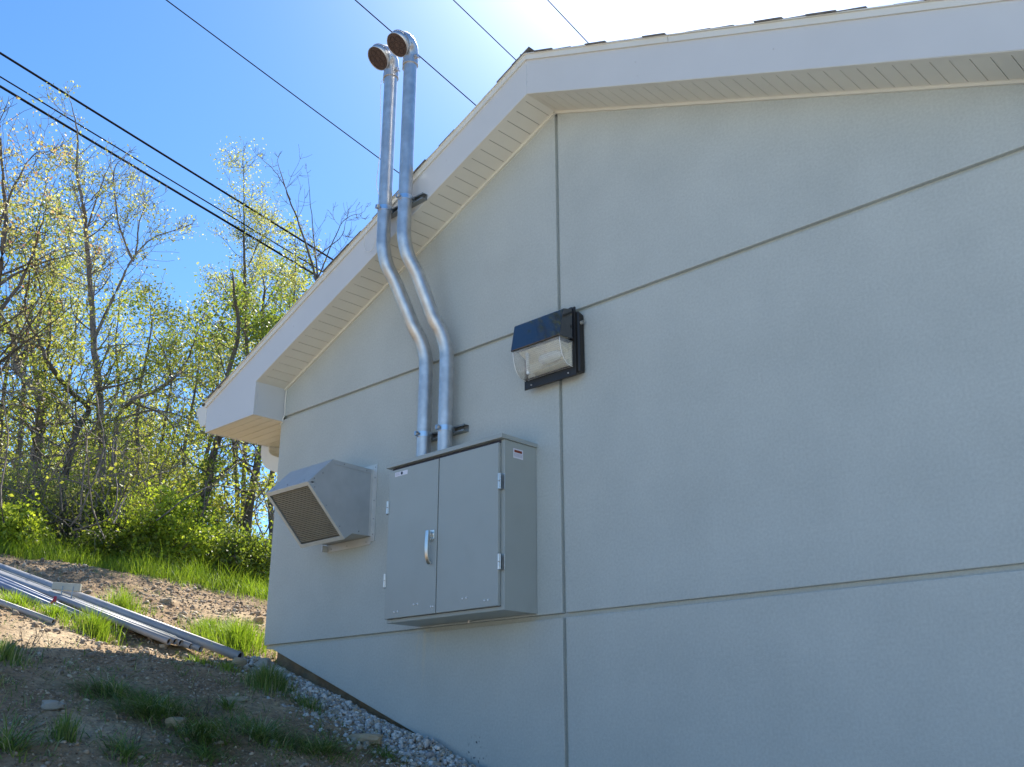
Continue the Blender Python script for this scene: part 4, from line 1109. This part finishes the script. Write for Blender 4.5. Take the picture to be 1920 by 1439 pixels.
tuft([blades(240, -4.62, -1.36, .12, .10, .07, .16, 1.1, .0055, ldir=-0.6)], (-4.62, -1.36), D, "grass clump just below the tan stone")
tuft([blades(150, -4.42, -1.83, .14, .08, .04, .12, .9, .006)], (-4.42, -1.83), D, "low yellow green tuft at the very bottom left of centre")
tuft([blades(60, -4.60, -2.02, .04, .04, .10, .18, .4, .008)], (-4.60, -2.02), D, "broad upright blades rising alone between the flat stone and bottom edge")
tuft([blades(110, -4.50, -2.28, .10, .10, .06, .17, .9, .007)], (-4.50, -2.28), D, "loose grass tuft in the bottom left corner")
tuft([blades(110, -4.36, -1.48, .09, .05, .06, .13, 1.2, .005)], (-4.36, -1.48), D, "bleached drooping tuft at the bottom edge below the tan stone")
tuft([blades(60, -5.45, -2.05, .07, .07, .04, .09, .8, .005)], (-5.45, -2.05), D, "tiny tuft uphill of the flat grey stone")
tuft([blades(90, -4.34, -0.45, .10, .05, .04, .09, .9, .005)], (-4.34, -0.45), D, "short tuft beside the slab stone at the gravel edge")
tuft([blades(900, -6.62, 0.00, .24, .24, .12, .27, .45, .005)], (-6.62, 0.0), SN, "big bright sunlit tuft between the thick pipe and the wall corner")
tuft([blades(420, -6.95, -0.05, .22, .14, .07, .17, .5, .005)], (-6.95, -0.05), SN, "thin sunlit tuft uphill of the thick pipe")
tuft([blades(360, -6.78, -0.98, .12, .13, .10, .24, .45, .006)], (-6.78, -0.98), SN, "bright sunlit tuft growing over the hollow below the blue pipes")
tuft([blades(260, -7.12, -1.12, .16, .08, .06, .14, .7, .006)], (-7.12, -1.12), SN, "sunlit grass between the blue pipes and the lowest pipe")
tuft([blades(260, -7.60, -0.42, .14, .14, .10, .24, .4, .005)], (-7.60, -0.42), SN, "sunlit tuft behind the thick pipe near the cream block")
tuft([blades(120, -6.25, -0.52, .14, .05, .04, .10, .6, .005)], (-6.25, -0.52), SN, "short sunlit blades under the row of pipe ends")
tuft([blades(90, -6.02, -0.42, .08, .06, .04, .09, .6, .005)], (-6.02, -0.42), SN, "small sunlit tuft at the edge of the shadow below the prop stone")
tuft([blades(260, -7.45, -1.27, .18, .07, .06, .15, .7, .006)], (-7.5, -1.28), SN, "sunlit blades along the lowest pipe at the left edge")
# tall grass on top of the bank
parts = []
for i in range(430):
    y = rng.uniform(-3.2, 4.2); x = -9.40 + 0.73 * (y - 0.47) - abs(rng.normal(0, 0.75)) + 0.25 * noise.noise(Vector((y * 1.1, 4, 0)))
    parts.append(blades(64, x, y, .26, .26, .08, .26 if rng.random() < .82 else .44, .65, .0042))
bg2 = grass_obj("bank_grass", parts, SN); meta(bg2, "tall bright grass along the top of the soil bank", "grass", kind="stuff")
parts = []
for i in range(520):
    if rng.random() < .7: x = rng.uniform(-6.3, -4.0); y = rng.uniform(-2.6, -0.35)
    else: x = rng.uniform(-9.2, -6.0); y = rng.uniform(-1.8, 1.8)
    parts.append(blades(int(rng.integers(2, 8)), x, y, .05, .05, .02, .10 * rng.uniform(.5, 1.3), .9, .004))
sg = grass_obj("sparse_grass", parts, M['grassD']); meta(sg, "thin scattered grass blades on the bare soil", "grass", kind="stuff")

# dry weed stalks at the left edge and by the hollow
def weed(x, y, h, label, seed):
    r_ = np.random.default_rng(seed); e = empty("dry_weed", (x, y, ground_z(x, y)), label, "weed", "dry weed stalks on the soil")
    bm = bmesh.new()
    for k in range(5):
        a = r_.uniform(0, 6.28); l = h * r_.uniform(.6, 1.1); p = Vector((x + .02 * math.cos(a), y + .02 * math.sin(a), ground_z(x, y) - .01)); d = Vector((math.cos(a) * .5, math.sin(a) * .5, 1)).normalized(); P = [p]
        for j in range(5): d = (d + Vector(tuple(r_.normal(0, .13, 3)))).normalized(); P.append(P[-1] + d * l / 5)
        tube(bm, P, [.0022, .002, .0018, .0015, .0012, .0008], 4)
        for j in (2, 3, 4):
            q = P[j]; dd = (d + Vector(tuple(r_.normal(0, .7, 3)))).normalized(); tube(bm, [q, q + dd * l * .2, q + dd * l * .3 + Vector((0, 0, .01))], [.0012, .001, .0006], 3)
    from_bm("stalks", bm, M['bark'], e)
weed(-6.20, -1.62, .20, "dry dark weed stalks at the edge of the shadow near the left edge", 3)
weed(-4.95, -1.18, .13, "dry pale stalks sticking out of the largest grass clump", 5)
weed(-4.50, -1.75, .10, "small dry stalks near the bottom edge left of centre", 8)

# ---------------------------------------------------------------- trees
TREES=[
 ('slender_tree',[
  ([(-11.89, 1.26, 2.07), (-11.94, 1.13, 3.23), (-11.97, 1.06, 3.76), (-12.05, 0.87, 4.72), (-12.09, 0.78, 5.29), (-12.15, 0.61, 6.23), (-12.19, 0.52, 6.6), (-12.23, 0.4, 7.04), (-12.26, 0.33, 7.59), (-12.3, 0.2, 7.96)],0.075,0.006),
  ([(-12.05, 0.87, 4.72), (-11.99, 1.03, 5.33), (-11.92, 1.18, 5.89), (-11.85, 1.35, 6.24), (-11.68, 1.7, 6.47)],0.03,0.005),
  ([(-11.92, 1.18, 5.89), (-12.01, 0.97, 6.39), (-12.07, 0.83, 7.08), (-12.03, 0.92, 7.43)],0.02,0.004),
  ([(-12.15, 0.61, 6.23), (-12.12, 0.7, 6.88), (-12.1, 0.77, 7.3)],0.018,0.004),
  ([(-12.16, 0.59, 6.3), (-12.3, 0.22, 6.4), (-12.42, -0.15, 6.49)],0.018,0.004),
  ([(-11.92, 1.2, 5.98), (-11.92, 1.19, 6.44), (-11.86, 1.32, 6.91)],0.018,0.004),
  ([(-12.13, 0.67, 5.94), (-12.2, 0.5, 6.52), (-12.28, 0.27, 7.16)],0.014,0.003),
  ]),
 ('thick_tree',[
  ([(-13.12, 0.89, 2.17), (-13.15, 0.82, 3.11), (-13.15, 0.8, 3.75), (-13.18, 0.71, 4.24), (-13.28, 0.42, 4.56), (-13.31, 0.35, 4.99), (-13.36, 0.17, 5.26)],0.12,0.03),
  ([(-13.18, 0.71, 4.24), (-13.24, 0.56, 4.88), (-13.24, 0.56, 5.57), (-13.3, 0.37, 6.24)],0.05,0.008),
  ([(-13.29, 0.41, 4.63), (-13.22, 0.61, 4.97), (-13.11, 0.92, 4.91), (-13.06, 1.05, 5.36)],0.04,0.006),
  ]),
 ('leaning_tree',[
  ([(-11.6, 0.65, 1.96), (-11.63, 0.58, 2.81), (-11.62, 0.62, 3.45), (-11.58, 0.71, 3.71), (-11.67, 0.48, 3.93), (-11.76, 0.24, 4.23), (-11.78, 0.17, 4.38), (-11.93, -0.28, 4.55)],0.06,0.02),
  ([(-11.58, 0.71, 3.71), (-11.54, 0.81, 3.91), (-11.41, 1.09, 4.05), (-11.29, 1.35, 4.23)],0.03,0.006),
  ([(-11.76, 0.24, 4.23), (-11.76, 0.24, 4.73), (-11.81, 0.1, 5.19)],0.025,0.005),
  ([(-11.78, 0.17, 4.34), (-11.86, -0.05, 4.81), (-11.87, -0.07, 5.37), (-11.94, -0.31, 5.88)],0.025,0.005),
  ]),
 ('spreading_tree',[
  ([(-12.31, 1.54, 2.15), (-12.34, 1.48, 3.09), (-12.35, 1.45, 3.88), (-12.29, 1.58, 4.13), (-12.18, 1.82, 4.29), (-12.1, 1.99, 4.51), (-12.03, 2.13, 4.77), (-12.01, 2.16, 4.98), (-11.97, 2.25, 5.4)],0.05,0.01),
  ([(-12.1, 1.99, 4.51), (-12.16, 1.87, 4.88), (-12.23, 1.72, 5.16), (-12.26, 1.65, 5.62)],0.025,0.004),
  ([(-12.29, 1.58, 4.13), (-12.08, 2.02, 3.93), (-11.97, 2.25, 3.45), (-11.73, 2.68, 3.2)],0.02,0.004),
  ([(-12.35, 1.45, 3.88), (-12.15, 1.89, 4.06), (-11.86, 2.44, 3.9), (-11.67, 2.79, 4.01)],0.02,0.004),
  ]),
 ('ivy_tree',[
  ([(-10.55, 1.72, 1.84), (-10.54, 1.73, 2.08), (-10.54, 1.74, 2.51), (-10.52, 1.76, 3.1), (-10.5, 1.82, 3.54), (-10.49, 1.83, 4.15), (-10.45, 1.9, 4.71), (-10.5, 1.8, 5.26)],0.085,0.02),
  ([(-10.5, 1.82, 3.54), (-10.4, 1.98, 4.03), (-10.25, 2.24, 4.61), (-10.21, 2.31, 5.19)],0.04,0.006),
  ([(-10.55, 1.73, 2.64), (-10.4, 1.98, 2.97), (-10.26, 2.23, 3.12)],0.03,0.01),
  ]),
 ('dark_tree',[
  ([(-10.79, 2.51, 1.84), (-10.77, 2.53, 2.61), (-10.75, 2.57, 3.08), (-10.73, 2.6, 3.49), (-10.73, 2.6, 3.98), (-10.78, 2.52, 4.76), (-10.79, 2.51, 5.43)],0.08,0.02),
  ([(-10.75, 2.57, 3.08), (-10.9, 2.32, 3.26), (-10.95, 2.23, 3.73)],0.03,0.006),
  ([(-10.78, 2.52, 2.35), (-10.9, 2.32, 2.6), (-10.97, 2.21, 2.98)],0.02,0.005),
  ]),
 ('leafy_tree',[
  ([(-12.86, 3.72, 2.33), (-12.89, 3.68, 3.57), (-12.93, 3.6, 5.22), (-12.99, 3.51, 6.44), (-13.03, 3.43, 7.34), (-13.06, 3.38, 8.0), (-13.09, 3.32, 8.74)],0.06,0.006),
  ([(-12.95, 3.56, 5.73), (-13.12, 3.27, 6.4), (-13.24, 3.06, 6.82)],0.025,0.004),
  ([(-12.96, 3.55, 5.91), (-12.81, 3.81, 6.57), (-12.74, 3.92, 7.04)],0.025,0.004),
  ([(-13.01, 3.47, 6.98), (-12.93, 3.61, 7.47), (-12.83, 3.76, 7.82)],0.015,0.003),
  ]),
 ('bare_tree',[
  ([(-11.6, 3.83, 2.21), (-11.59, 3.85, 4.15), (-11.57, 3.88, 5.95), (-11.63, 3.79, 6.45), (-11.79, 3.55, 7.3), (-11.92, 3.34, 7.9), (-11.99, 3.23, 8.35)],0.05,0.004),
  ([(-11.87, 3.42, 7.69), (-12.01, 3.19, 8.15), (-12.13, 2.99, 8.35)],0.01,0.003),
  ([(-11.57, 3.89, 5.78), (-11.62, 3.81, 6.63), (-11.66, 3.75, 7.24), (-11.72, 3.65, 8.14)],0.025,0.003),
  ([(-11.6, 3.83, 6.46), (-11.52, 3.95, 7.0), (-11.4, 4.13, 7.47), (-11.24, 4.35, 7.63)],0.015,0.003),
  ([(-11.62, 3.8, 6.8), (-11.44, 4.08, 7.19), (-11.4, 4.12, 7.56)],0.012,0.003),
  ]),
 ('budding_tree',[
  ([(-10.93, -0.41, 1.75), (-10.97, -0.56, 3.06), (-11.0, -0.66, 4.24), (-11.02, -0.7, 5.18), (-11.06, -0.83, 5.94), (-11.09, -0.94, 6.53)],0.08,0.008),
  ([(-11.0, -0.66, 4.24), (-10.94, -0.46, 4.79), (-10.92, -0.38, 5.33), (-10.91, -0.35, 5.68)],0.03,0.004),
  ([(-11.03, -0.75, 5.37), (-11.01, -0.68, 5.99), (-10.98, -0.57, 6.34), (-10.93, -0.42, 6.4)],0.018,0.003),
  ([(-11.01, -0.69, 4.61), (-10.92, -0.38, 4.94), (-10.78, 0.0, 5.16)],0.025,0.004),
  ]),
]
BGTREES=[
  (-16.02,1.7,8.83,'a'),
  (-16.75,2.58,8.6,'b'),
  (-18.43,3.76,8.09,'a'),
  (-16.31,3.61,7.83,'b'),
  (-18.8,5.36,8.27,'a'),
  (-15.05,3.9,6.36,'b'),
  (-16.56,5.31,8.06,'a'),
  (-18.99,7.1,10.58,'b'),
  (-15.22,5.61,9.2,'a'),
  (-17.53,7.56,10.13,'b'),
  (-20.6,3.73,9.68,'b'),
  (-18.1,1.78,9.67,'a'),
  (-21.95,5.7,8.74,'b'),
  (-22.56,6.78,8.67,'a'),
  (-19.63,9.81,10.78,'b'),
]
SHRUBS=[
  (-10.41,1.12,2.16,0.55),
  (-10.11,1.27,1.91,0.4),
  (-10.32,0.84,1.88,0.4),
  (-10.94,0.92,2.15,0.45),
  (-10.94,-0.14,2.34,0.6),
  (-11.54,0.55,2.42,0.6),
  (-9.64,1.71,1.66,0.36),
  (-9.67,2.04,1.74,0.42),
  (-10.48,1.85,1.85,0.4),
  (-12.46,1.21,2.86,0.7),
  (-11.74,2.04,2.88,0.8),
  (-10.59,-0.34,1.93,0.4),
  (-13.1,2.22,3.5,0.9),
  (-14.08,1.18,3.49,0.9),
  (-12.0,3.21,2.2,0.35),
]

class TreeB:
    """collects tapered branch tubes and leaf positions for one tree"""
    def __init__(s, seed):
        s.r = np.random.default_rng(seed); s.V = []; s.F = []; s.n = 0; s.tips = []
    def tube(s, P, rad, sides):
        P = np.asarray(P, float); k = len(P)
        d = np.gradient(P, axis=0); d /= np.linalg.norm(d, axis=1, keepdims=True) + 1e-9
        up = np.where(np.abs(d[:, 2:3]) < 0.9, np.array([[0, 0, 1.0]]), np.array([[1.0, 0, 0]]))
        a = np.cross(d, up); a /= np.linalg.norm(a, axis=1, keepdims=True) + 1e-9; b = np.cross(d, a)
        th = np.arange(sides) * 2 * np.pi / sides
        ring = P[:, None, :] + (a[:, None, :] * np.cos(th)[None, :, None] + b[:, None, :] * np.sin(th)[None, :, None]) * np.asarray(rad)[:, None, None]
        s.V.append(ring.reshape(-1, 3))
        i = np.arange(k - 1)[:, None] * sides; j = np.arange(sides)[None, :]; j2 = (j + 1) % sides
        f = np.stack([i + j, i + j2, i + sides + j2, i + sides + j], -1).reshape(-1, 4) + s.n
        s.F.append(f); s.n += k * sides
    def limb(s, p, d, L, r, lvl, maxl, droop=0.0, up=0.15, kids=5, ratio=0.55, spread=0.9):
        segs = 6 if lvl < maxl else 4
        P = [np.array(p, float)]; d = np.array(d, float); d /= np.linalg.norm(d)
        for i in range(segs):
            d = d + s.r.normal(0, 0.16, 3) + np.array([0, 0, up - droop * i / segs]); d /= np.linalg.norm(d)
            P.append(P[-1] + d * L / segs)
        P = np.array(P); s.tube(P, np.linspace(r, max(r * 0.3, 0.0022), len(P)), 5 if r > 0.02 else 3)
        if lvl >= maxl:
            for t in np.linspace(0.2, 1, 5): s.tips.append(P[min(segs, int(t * segs))] + s.r.normal(0, 0.015, 3))
            return
        n = max(2, int(kids * s.r.uniform(0.7, 1.3)))
        for k in range(n):
            t = s.r.uniform(0.25, 1.0); q = P[int(t * segs)]
            v = s.r.normal(size=3); v -= d * v.dot(d); v /= np.linalg.norm(v) + 1e-9
            nd = d * (1 - spread * 0.4) + v * spread
            s.limb(q, nd, L * ratio * s.r.uniform(0.6, 1.2) * (1.15 - 0.5 * t), max(r * 0.45 * (1.2 - 0.6 * t), 0.003), lvl + 1, maxl, droop, up, kids, ratio, spread)
    def stem(s, pts, r0, r1, sides=8, dens=5.0, L=1.0, maxl=2, start=0.25, **kw):
        Q = np.array([tuple(v) for v in smooth_path(pts, 6)])
        wig = np.cumsum(s.r.normal(0, 0.012, Q.shape), axis=0); wig -= wig[0]; Q = Q + wig * 0.5
        r0 = r0 * .78; rad = np.linspace(r0, r1 * .8, len(Q)); s.tube(Q, rad, sides)
        seg = np.linalg.norm(np.diff(Q, axis=0), axis=1); tot = seg.sum(); cum = np.concatenate([[0], np.cumsum(seg)]) / tot
        for k in range(int(tot * dens)):
            t = s.r.uniform(start, 1.0); i = min(len(Q) - 2, int(np.searchsorted(cum, t)) - 1); q = Q[max(i, 0)]
            d = Q[i + 1] - Q[i]; d /= np.linalg.norm(d) + 1e-9
            v = s.r.normal(size=3); v -= d * v.dot(d); v /= np.linalg.norm(v) + 1e-9
            s.limb(q, d * 0.45 + v * 0.9, L * s.r.uniform(0.5, 1.3) * (1.25 - 0.75 * t), max(rad[i] * 0.30, 0.0035), 1, maxl, **kw)
        s.limb(Q[-1], Q[-1] - Q[-3], L * 0.4, r1, 1, maxl, **kw)

def leaves(pts, per, size, jit, r, long=1.5):
    """diamond leaves, two triangles folded along the midrib, random directions"""
    pts = np.repeat(np.asarray(pts), per, axis=0); n = len(pts)
    pts = pts + r.normal(0, jit, (n, 3))
    a = r.normal(size=(n, 3)); a[:, 2] -= 0.3; a /= np.linalg.norm(a, axis=1, keepdims=True)
    b = r.normal(size=(n, 3)); b -= a * (a * b).sum(1, keepdims=True); b /= np.linalg.norm(b, axis=1, keepdims=True)
    c = np.cross(a, b)
    s = size * r.uniform(0.4, 1.45, (n, 1)); w = s / long * 0.5
    V = np.stack([pts, pts + a * s * 0.5 + b * w + c * s * 0.08, pts + a * s, pts + a * s * 0.5 - b * w + c * s * 0.08], 1).reshape(-1, 3)
    F = (np.arange(n)[:, None] * 4 + np.array([[0, 1, 2, 3]]))
    return V, F

def finish(name, tb, loc, label, cat, group, wood, leafm, per, size, jit, keep=1.0, long=1.5, extra=None):
    e = empty(name, loc, label, cat, group)
    np_mesh("branches" if name != "shrub" else "stems", np.vstack(tb.V), np.vstack(tb.F), wood, e, smooth=True)
    tips = np.array(tb.tips)
    if len(tips) and per > 0:
        # clumped foliage: drop leaves where a coarse noise is low
        kp = np.array([noise.noise(Vector(t) * 1.1) for t in tips]); rr = tb.r.random(len(tips))
        m_ = (kp * 1.2 + rr) > (1 - keep) * 1.2
        if extra is not None: m_ &= extra(tips)
        tips = tips[m_]
        if len(tips):
            V, F = leaves(tips, per, size, jit, tb.r, long)
            np_mesh("leaves", V, F, leafm, e)
    return e

SPEC = {
 'slender_tree': ("slender pale-leaved tree with the tallest thin crown, crossing the three cables", 'leafY', 3, .031, .04, .54, dict(dens=8, L=.85, maxl=2, kids=5, up=.10)),
 'thick_tree': ("thick grey-trunked tree at the left, rising from the shrubs", 'leafA', 4, .040, .07, .7, dict(dens=7, L=1.1, maxl=2, kids=5, up=.03)),
 'leaning_tree': ("crooked tree whose trunk leans far to the left", 'leafA', 4, .038, .06, .78, dict(dens=7, L=.9, maxl=2, kids=5, up=.05)),
 'spreading_tree': ("tree with a long bent limb reaching to the right toward the eave", 'leafA', 4, .038, .06, .75, dict(dens=7, L=.9, maxl=2, kids=5, up=.03)),
 'ivy_tree': ("dark ivy-clad trunk just left of the boxed eave", 'leafG', 4, .045, .06, .8, dict(dens=7, L=.8, maxl=2, kids=5, up=.05)),
 'dark_tree': ("dark trunk seen below the eave close to the wall corner", 'leafG', 1, .045, .05, .6, dict(dens=6, L=.8, maxl=2, kids=4, up=.0)),
 'leafy_tree': ("narrow yellow-green tree standing behind the roof edge", 'leafY', 6, .031, .07, .80, dict(dens=8, L=.8, maxl=2, kids=5, up=.08)),
 'bare_tree': ("bare leafless tree with fine upright twigs behind the roof edge", 'leafY', 0, .04, .05, .3, dict(dens=4.5, L=.75, maxl=2, kids=4, up=.12)),
 'budding_tree': ("tree with reddish buds at the left edge of the photo", 'leafR', 3, .034, .06, .75, dict(dens=8, L=1.0, maxl=2, kids=5, up=.08)),
}
for ti, (nm, stems) in enumerate(TREES):
    lab, lm, per, sz, jit, keep, kw = SPEC[nm]
    tb = TreeB(100 + ti); b0 = stems[0][0][0]; base = (b0[0], b0[1], ground_z(b0[0], b0[1]))
    for si, (pts, r0, r1) in enumerate(stems):
        pts = [Vector(p) for p in pts]
        if si == 0: pts = [Vector(base) - Vector((0, 0, .1))] + [p for p in pts if p.z > base[2] + .3]
        for i in range(2, len(pts)):
            k = tb.r.normal(0, 0.02); c0 = Vector((0, -4, 0)); pts[i] = c0 + (pts[i] - c0) * (1 + k * 0.6) if si == 0 else c0 + (pts[i] - c0) * (1 + tb.r.normal(0, .015) * i)
        k2 = dict(kw)
        if si: k2['L'] = kw['L'] * .75; k2['start'] = .15
        else: k2['start'] = .3
        tb.stem(pts, r0, r1, **k2)
    if nm == 'ivy_tree':
        b_ = np.array(tb.tips); t0 = np.array([tuple(p) for p in stems[0][0][:4]])
        for k in range(500):
            i = tb.r.integers(0, 3); t = tb.r.random(); tb.tips.append(t0[i] * (1 - t) + t0[i + 1] * t + tb.r.normal(0, .09, 3))
    finish(nm, tb, base, lab, "tree", "trees of the wood beyond the bank", M['greybark'] if nm in ('thick_tree', 'slender_tree', 'spreading_tree') else M['bark'], M[lm], per, sz, jit, keep)

BGL = ["far yellow-green tree, {} from the left in the row behind the nearer trunks"]
ORD = ["first", "third", "sixth", "eighth", "tenth", "eleventh", "thirteenth", "fourteenth", "fifteenth", "sixteenth", "second", "farthest", "seventh", "ninth", "last"]
for i, (x, y, zt, k) in enumerate(BGTREES):
    tb = TreeB(300 + i); z0 = ground_z(x, y); H = zt - z0
    px, py = x, y; pts = [(x, y, z0 - .1)]
    for j in range(1, 8):
        px += tb.r.normal(0, .10); py += tb.r.normal(0, .10); pts.append((px, py, z0 + H * j / 7))
    tb.stem(pts, .07 + .03 * tb.r.random(), .008, dens=5.5, L=1.5 if i not in (6, 7, 8, 9, 14) else 1.1, maxl=2, start=.15 if i not in (6, 7, 8, 9, 14) else .5, kids=6, up=.05, ratio=.5)
    lm = {'a': 'leafA', 'b': 'leafY'}[k] if i % 3 else 'leafG'
    finish("background_tree", tb, (x, y, z0), {0: "far dark green tree", 1: "far yellow-green tree", 2: "far pale tree"}[i % 3] + " of the back row, thin trunk half hidden by nearer branches", "tree", "back row trees of the wood", M['bark'], M[lm], 6, .052, .12, .76)

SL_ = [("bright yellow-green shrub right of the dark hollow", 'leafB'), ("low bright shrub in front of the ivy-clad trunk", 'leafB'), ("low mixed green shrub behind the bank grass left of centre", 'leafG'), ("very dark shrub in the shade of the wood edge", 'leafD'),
       ("brown twiggy bush at the left edge", 'leafY'), ("twiggy green bush right of the thick grey trunk", 'leafG'), ("low twiggy shrub below the eave beside the dark trunk", 'leafG'), ("twiggy leafy bush touching the wall corner", 'leafG'), ("shrub between the ivy-clad trunk and the dark trunk", 'leafG'),
       ("dim green bush behind the very dark shrub", 'leafG'), ("tall loose bush behind the bright yellow-green shrub", 'leafA'), ("small leafy shrub in the grass at the left edge", 'leafB'), ("high tangled thicket in the middle of the wood edge", 'leafA'), ("high tangled thicket behind the thick grey trunk", 'leafG'), ("thin thicket behind the dark trunk by the corner", 'leafA')]
for i, (x, y, zc, r) in enumerate(SHRUBS):
    tb = TreeB(500 + i); z0 = ground_z(x, y); H = max(zc + r - z0, .5)
    for k in range(16 if r > .5 else 12):
        a = tb.r.uniform(0, 6.283); o = tb.r.uniform(0, .35) * r
        d = np.array([math.cos(a) * .55, math.sin(a) * .55, 1.0])
        tb.limb((x + o * math.cos(a), y + o * math.sin(a), z0 - .03), d, H * tb.r.uniform(.6, 1.05), .012, 0, 2, droop=.10, up=.03, kids=6, ratio=.45, spread=1.0)
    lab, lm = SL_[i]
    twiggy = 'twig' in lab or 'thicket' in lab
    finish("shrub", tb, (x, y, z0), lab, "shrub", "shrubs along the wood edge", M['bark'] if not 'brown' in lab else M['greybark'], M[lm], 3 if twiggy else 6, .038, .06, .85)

for i, (x, y, zc, r, lab) in enumerate(((-10.75, 0.10, 2.5, 1.0, "tangle of bare grey vines and dead twigs in front of the thick grey trunk"), (-10.55, 1.15, 2.7, 1.0, "tangle of bare vines hanging above the very dark shrub"))):
    tb = TreeB(800 + i); z0 = ground_z(x, y)
    for k in range(22):
        p = np.array([x + tb.r.normal(0, .6) * r, y + tb.r.normal(0, .6) * r, z0 + tb.r.uniform(0, .5)]); d = np.array([tb.r.normal(0, .6), tb.r.normal(0, .6), 1.0]); d /= np.linalg.norm(d); P = [p]
        for j in range(14):
            d = d + tb.r.normal(0, .22, 3) + np.array([0, 0, .06 - .022 * j]); d /= np.linalg.norm(d); P.append(P[-1] + d * .17 * r)
        tb.tube(np.array(P), np.linspace(.010, .003, 15), 3)
        for j in (4, 7, 9, 11):
            tb.limb(P[j], d + tb.r.normal(0, .8, 3), .5, .004, 1, 2, droop=.2, up=0, kids=3, ratio=.5)
    e = empty("vine_tangle", (x, y, z0), lab, "vines", "tangled vines at the wood edge")
    np_mesh("stems", np.vstack(tb.V), np.vstack(tb.F), M['greybark'], e)
    tp = np.array(tb.tips); V, F = leaves(tp[tb.r.random(len(tp)) < .35], 2, .04, .05, tb.r); np_mesh("leaves", V, F, M['leafA'], e)

# the wood goes on behind: one mass of trunks, twigs and leaves nobody could count
tb = TreeB(900)
P_ = []
for i in range(70):
    a = tb.r.uniform(-0.12, 1.35); dist = tb.r.uniform(24, 46)
    az_ = R(tb.r.uniform(62.5, 80) if i % 9 else tb.r.uniform(45, 55)); x = -dist * math.sin(az_); y = -4 + dist * math.cos(az_) ; z0 = base_z(x, y); H = tb.r.uniform(3.5, 6.5) if dist < 34 else tb.r.uniform(4, 8)
    tb.tube(np.array([[x, y, z0], [x + tb.r.normal(0, .2), y, z0 + H * .5], [x + tb.r.normal(0, .4), y + tb.r.normal(0, .4), z0 + H]]), [.12, .08, .02], 5)
    for k in range(160):
        t = tb.r.uniform(.08, 1); q = np.array([x, y, z0 + H * t]) + tb.r.normal(0, 1, 3) * np.array([1.5, 1.5, .5]) * (1.15 - .6 * t)
        tb.tips.append(q)
        if k % 6 == 0: tb.tube(np.array([[x, y, z0 + H * t * .8], (np.array([x, y, z0 + H * t * .9]) + q) / 2, q]), [.03, .02, .008], 3)
V, F = leaves(tb.tips, 9, .11, .25, tb.r)
w1 = np_mesh("wood_trunks", np.vstack(tb.V), np.vstack(tb.F), M['bark'])
meta(w1, "mass of thin trunks and branches deep in the wood", "wood", kind="stuff")
w2 = np_mesh("wood_foliage", V, F, M['leafA'])
meta(w2, "mass of spring foliage deep in the wood", "wood", kind="stuff")

# unseen trees off to the right, added to darken the cabinet side
tb = TreeB(950)
for i in range(16):
    x = 9 + tb.r.uniform(0, 5); y = -9 + i * 1.25; z0 = ground_z(x, y); H = tb.r.uniform(6, 9)
    tb.tube(np.array([[x, y, z0 - .1], [x, y, z0 + H * .6], [x, y, z0 + H]]), [.15, .09, .02], 6)
    for k in range(260):
        t = tb.r.uniform(.05, 1); tb.tips.append(np.array([x, y, z0 + H * t]) + tb.r.normal(0, 1, 3) * np.array([1.1, 1.1, .4]) * (1.25 - .8 * t))
V, F = leaves(tb.tips, 5, .22, .2, tb.r)
w3 = np_mesh("side_blocker_trunks", np.vstack(tb.V), np.vstack(tb.F), M['bark']); meta(w3, "trunks of unseen trees added to darken the cabinet side", "wood", kind="stuff")
w4 = np_mesh("side_blocker_foliage", V, F, M['leafD']); meta(w4, "dark foliage of unseen trees added to darken the cabinet side", "wood", kind="stuff")

# tall tree behind the photographer's left shoulder, mirrored in the lamp hood
tb = TreeB(970); x, y = -11.5, -8.2; z0 = ground_z(x, y)
tb.stem([(x, y, z0 - .1), (x + .1, y, z0 + 3), (x - .1, y + .1, z0 + 6), (x + .2, y, z0 + 9), (x, y, z0 + 12)], .2, .02, dens=4, L=2.6, maxl=2, start=.25, kids=6, up=.06)
tb.stem([(x, y, z0 + 4), (x + 1.2, y + .8, z0 + 7), (x + 1.6, y + 1.2, z0 + 10)], .12, .02, dens=4, L=2.0, maxl=2, start=.2, kids=6, up=.06)
finish("tall_tree", tb, (x, y, z0), "tall spreading tree standing beyond the yard, mirrored in the wall lamp hood", "tree", None, M['bark'], M['leafA'], 5, .08, .12, .7)
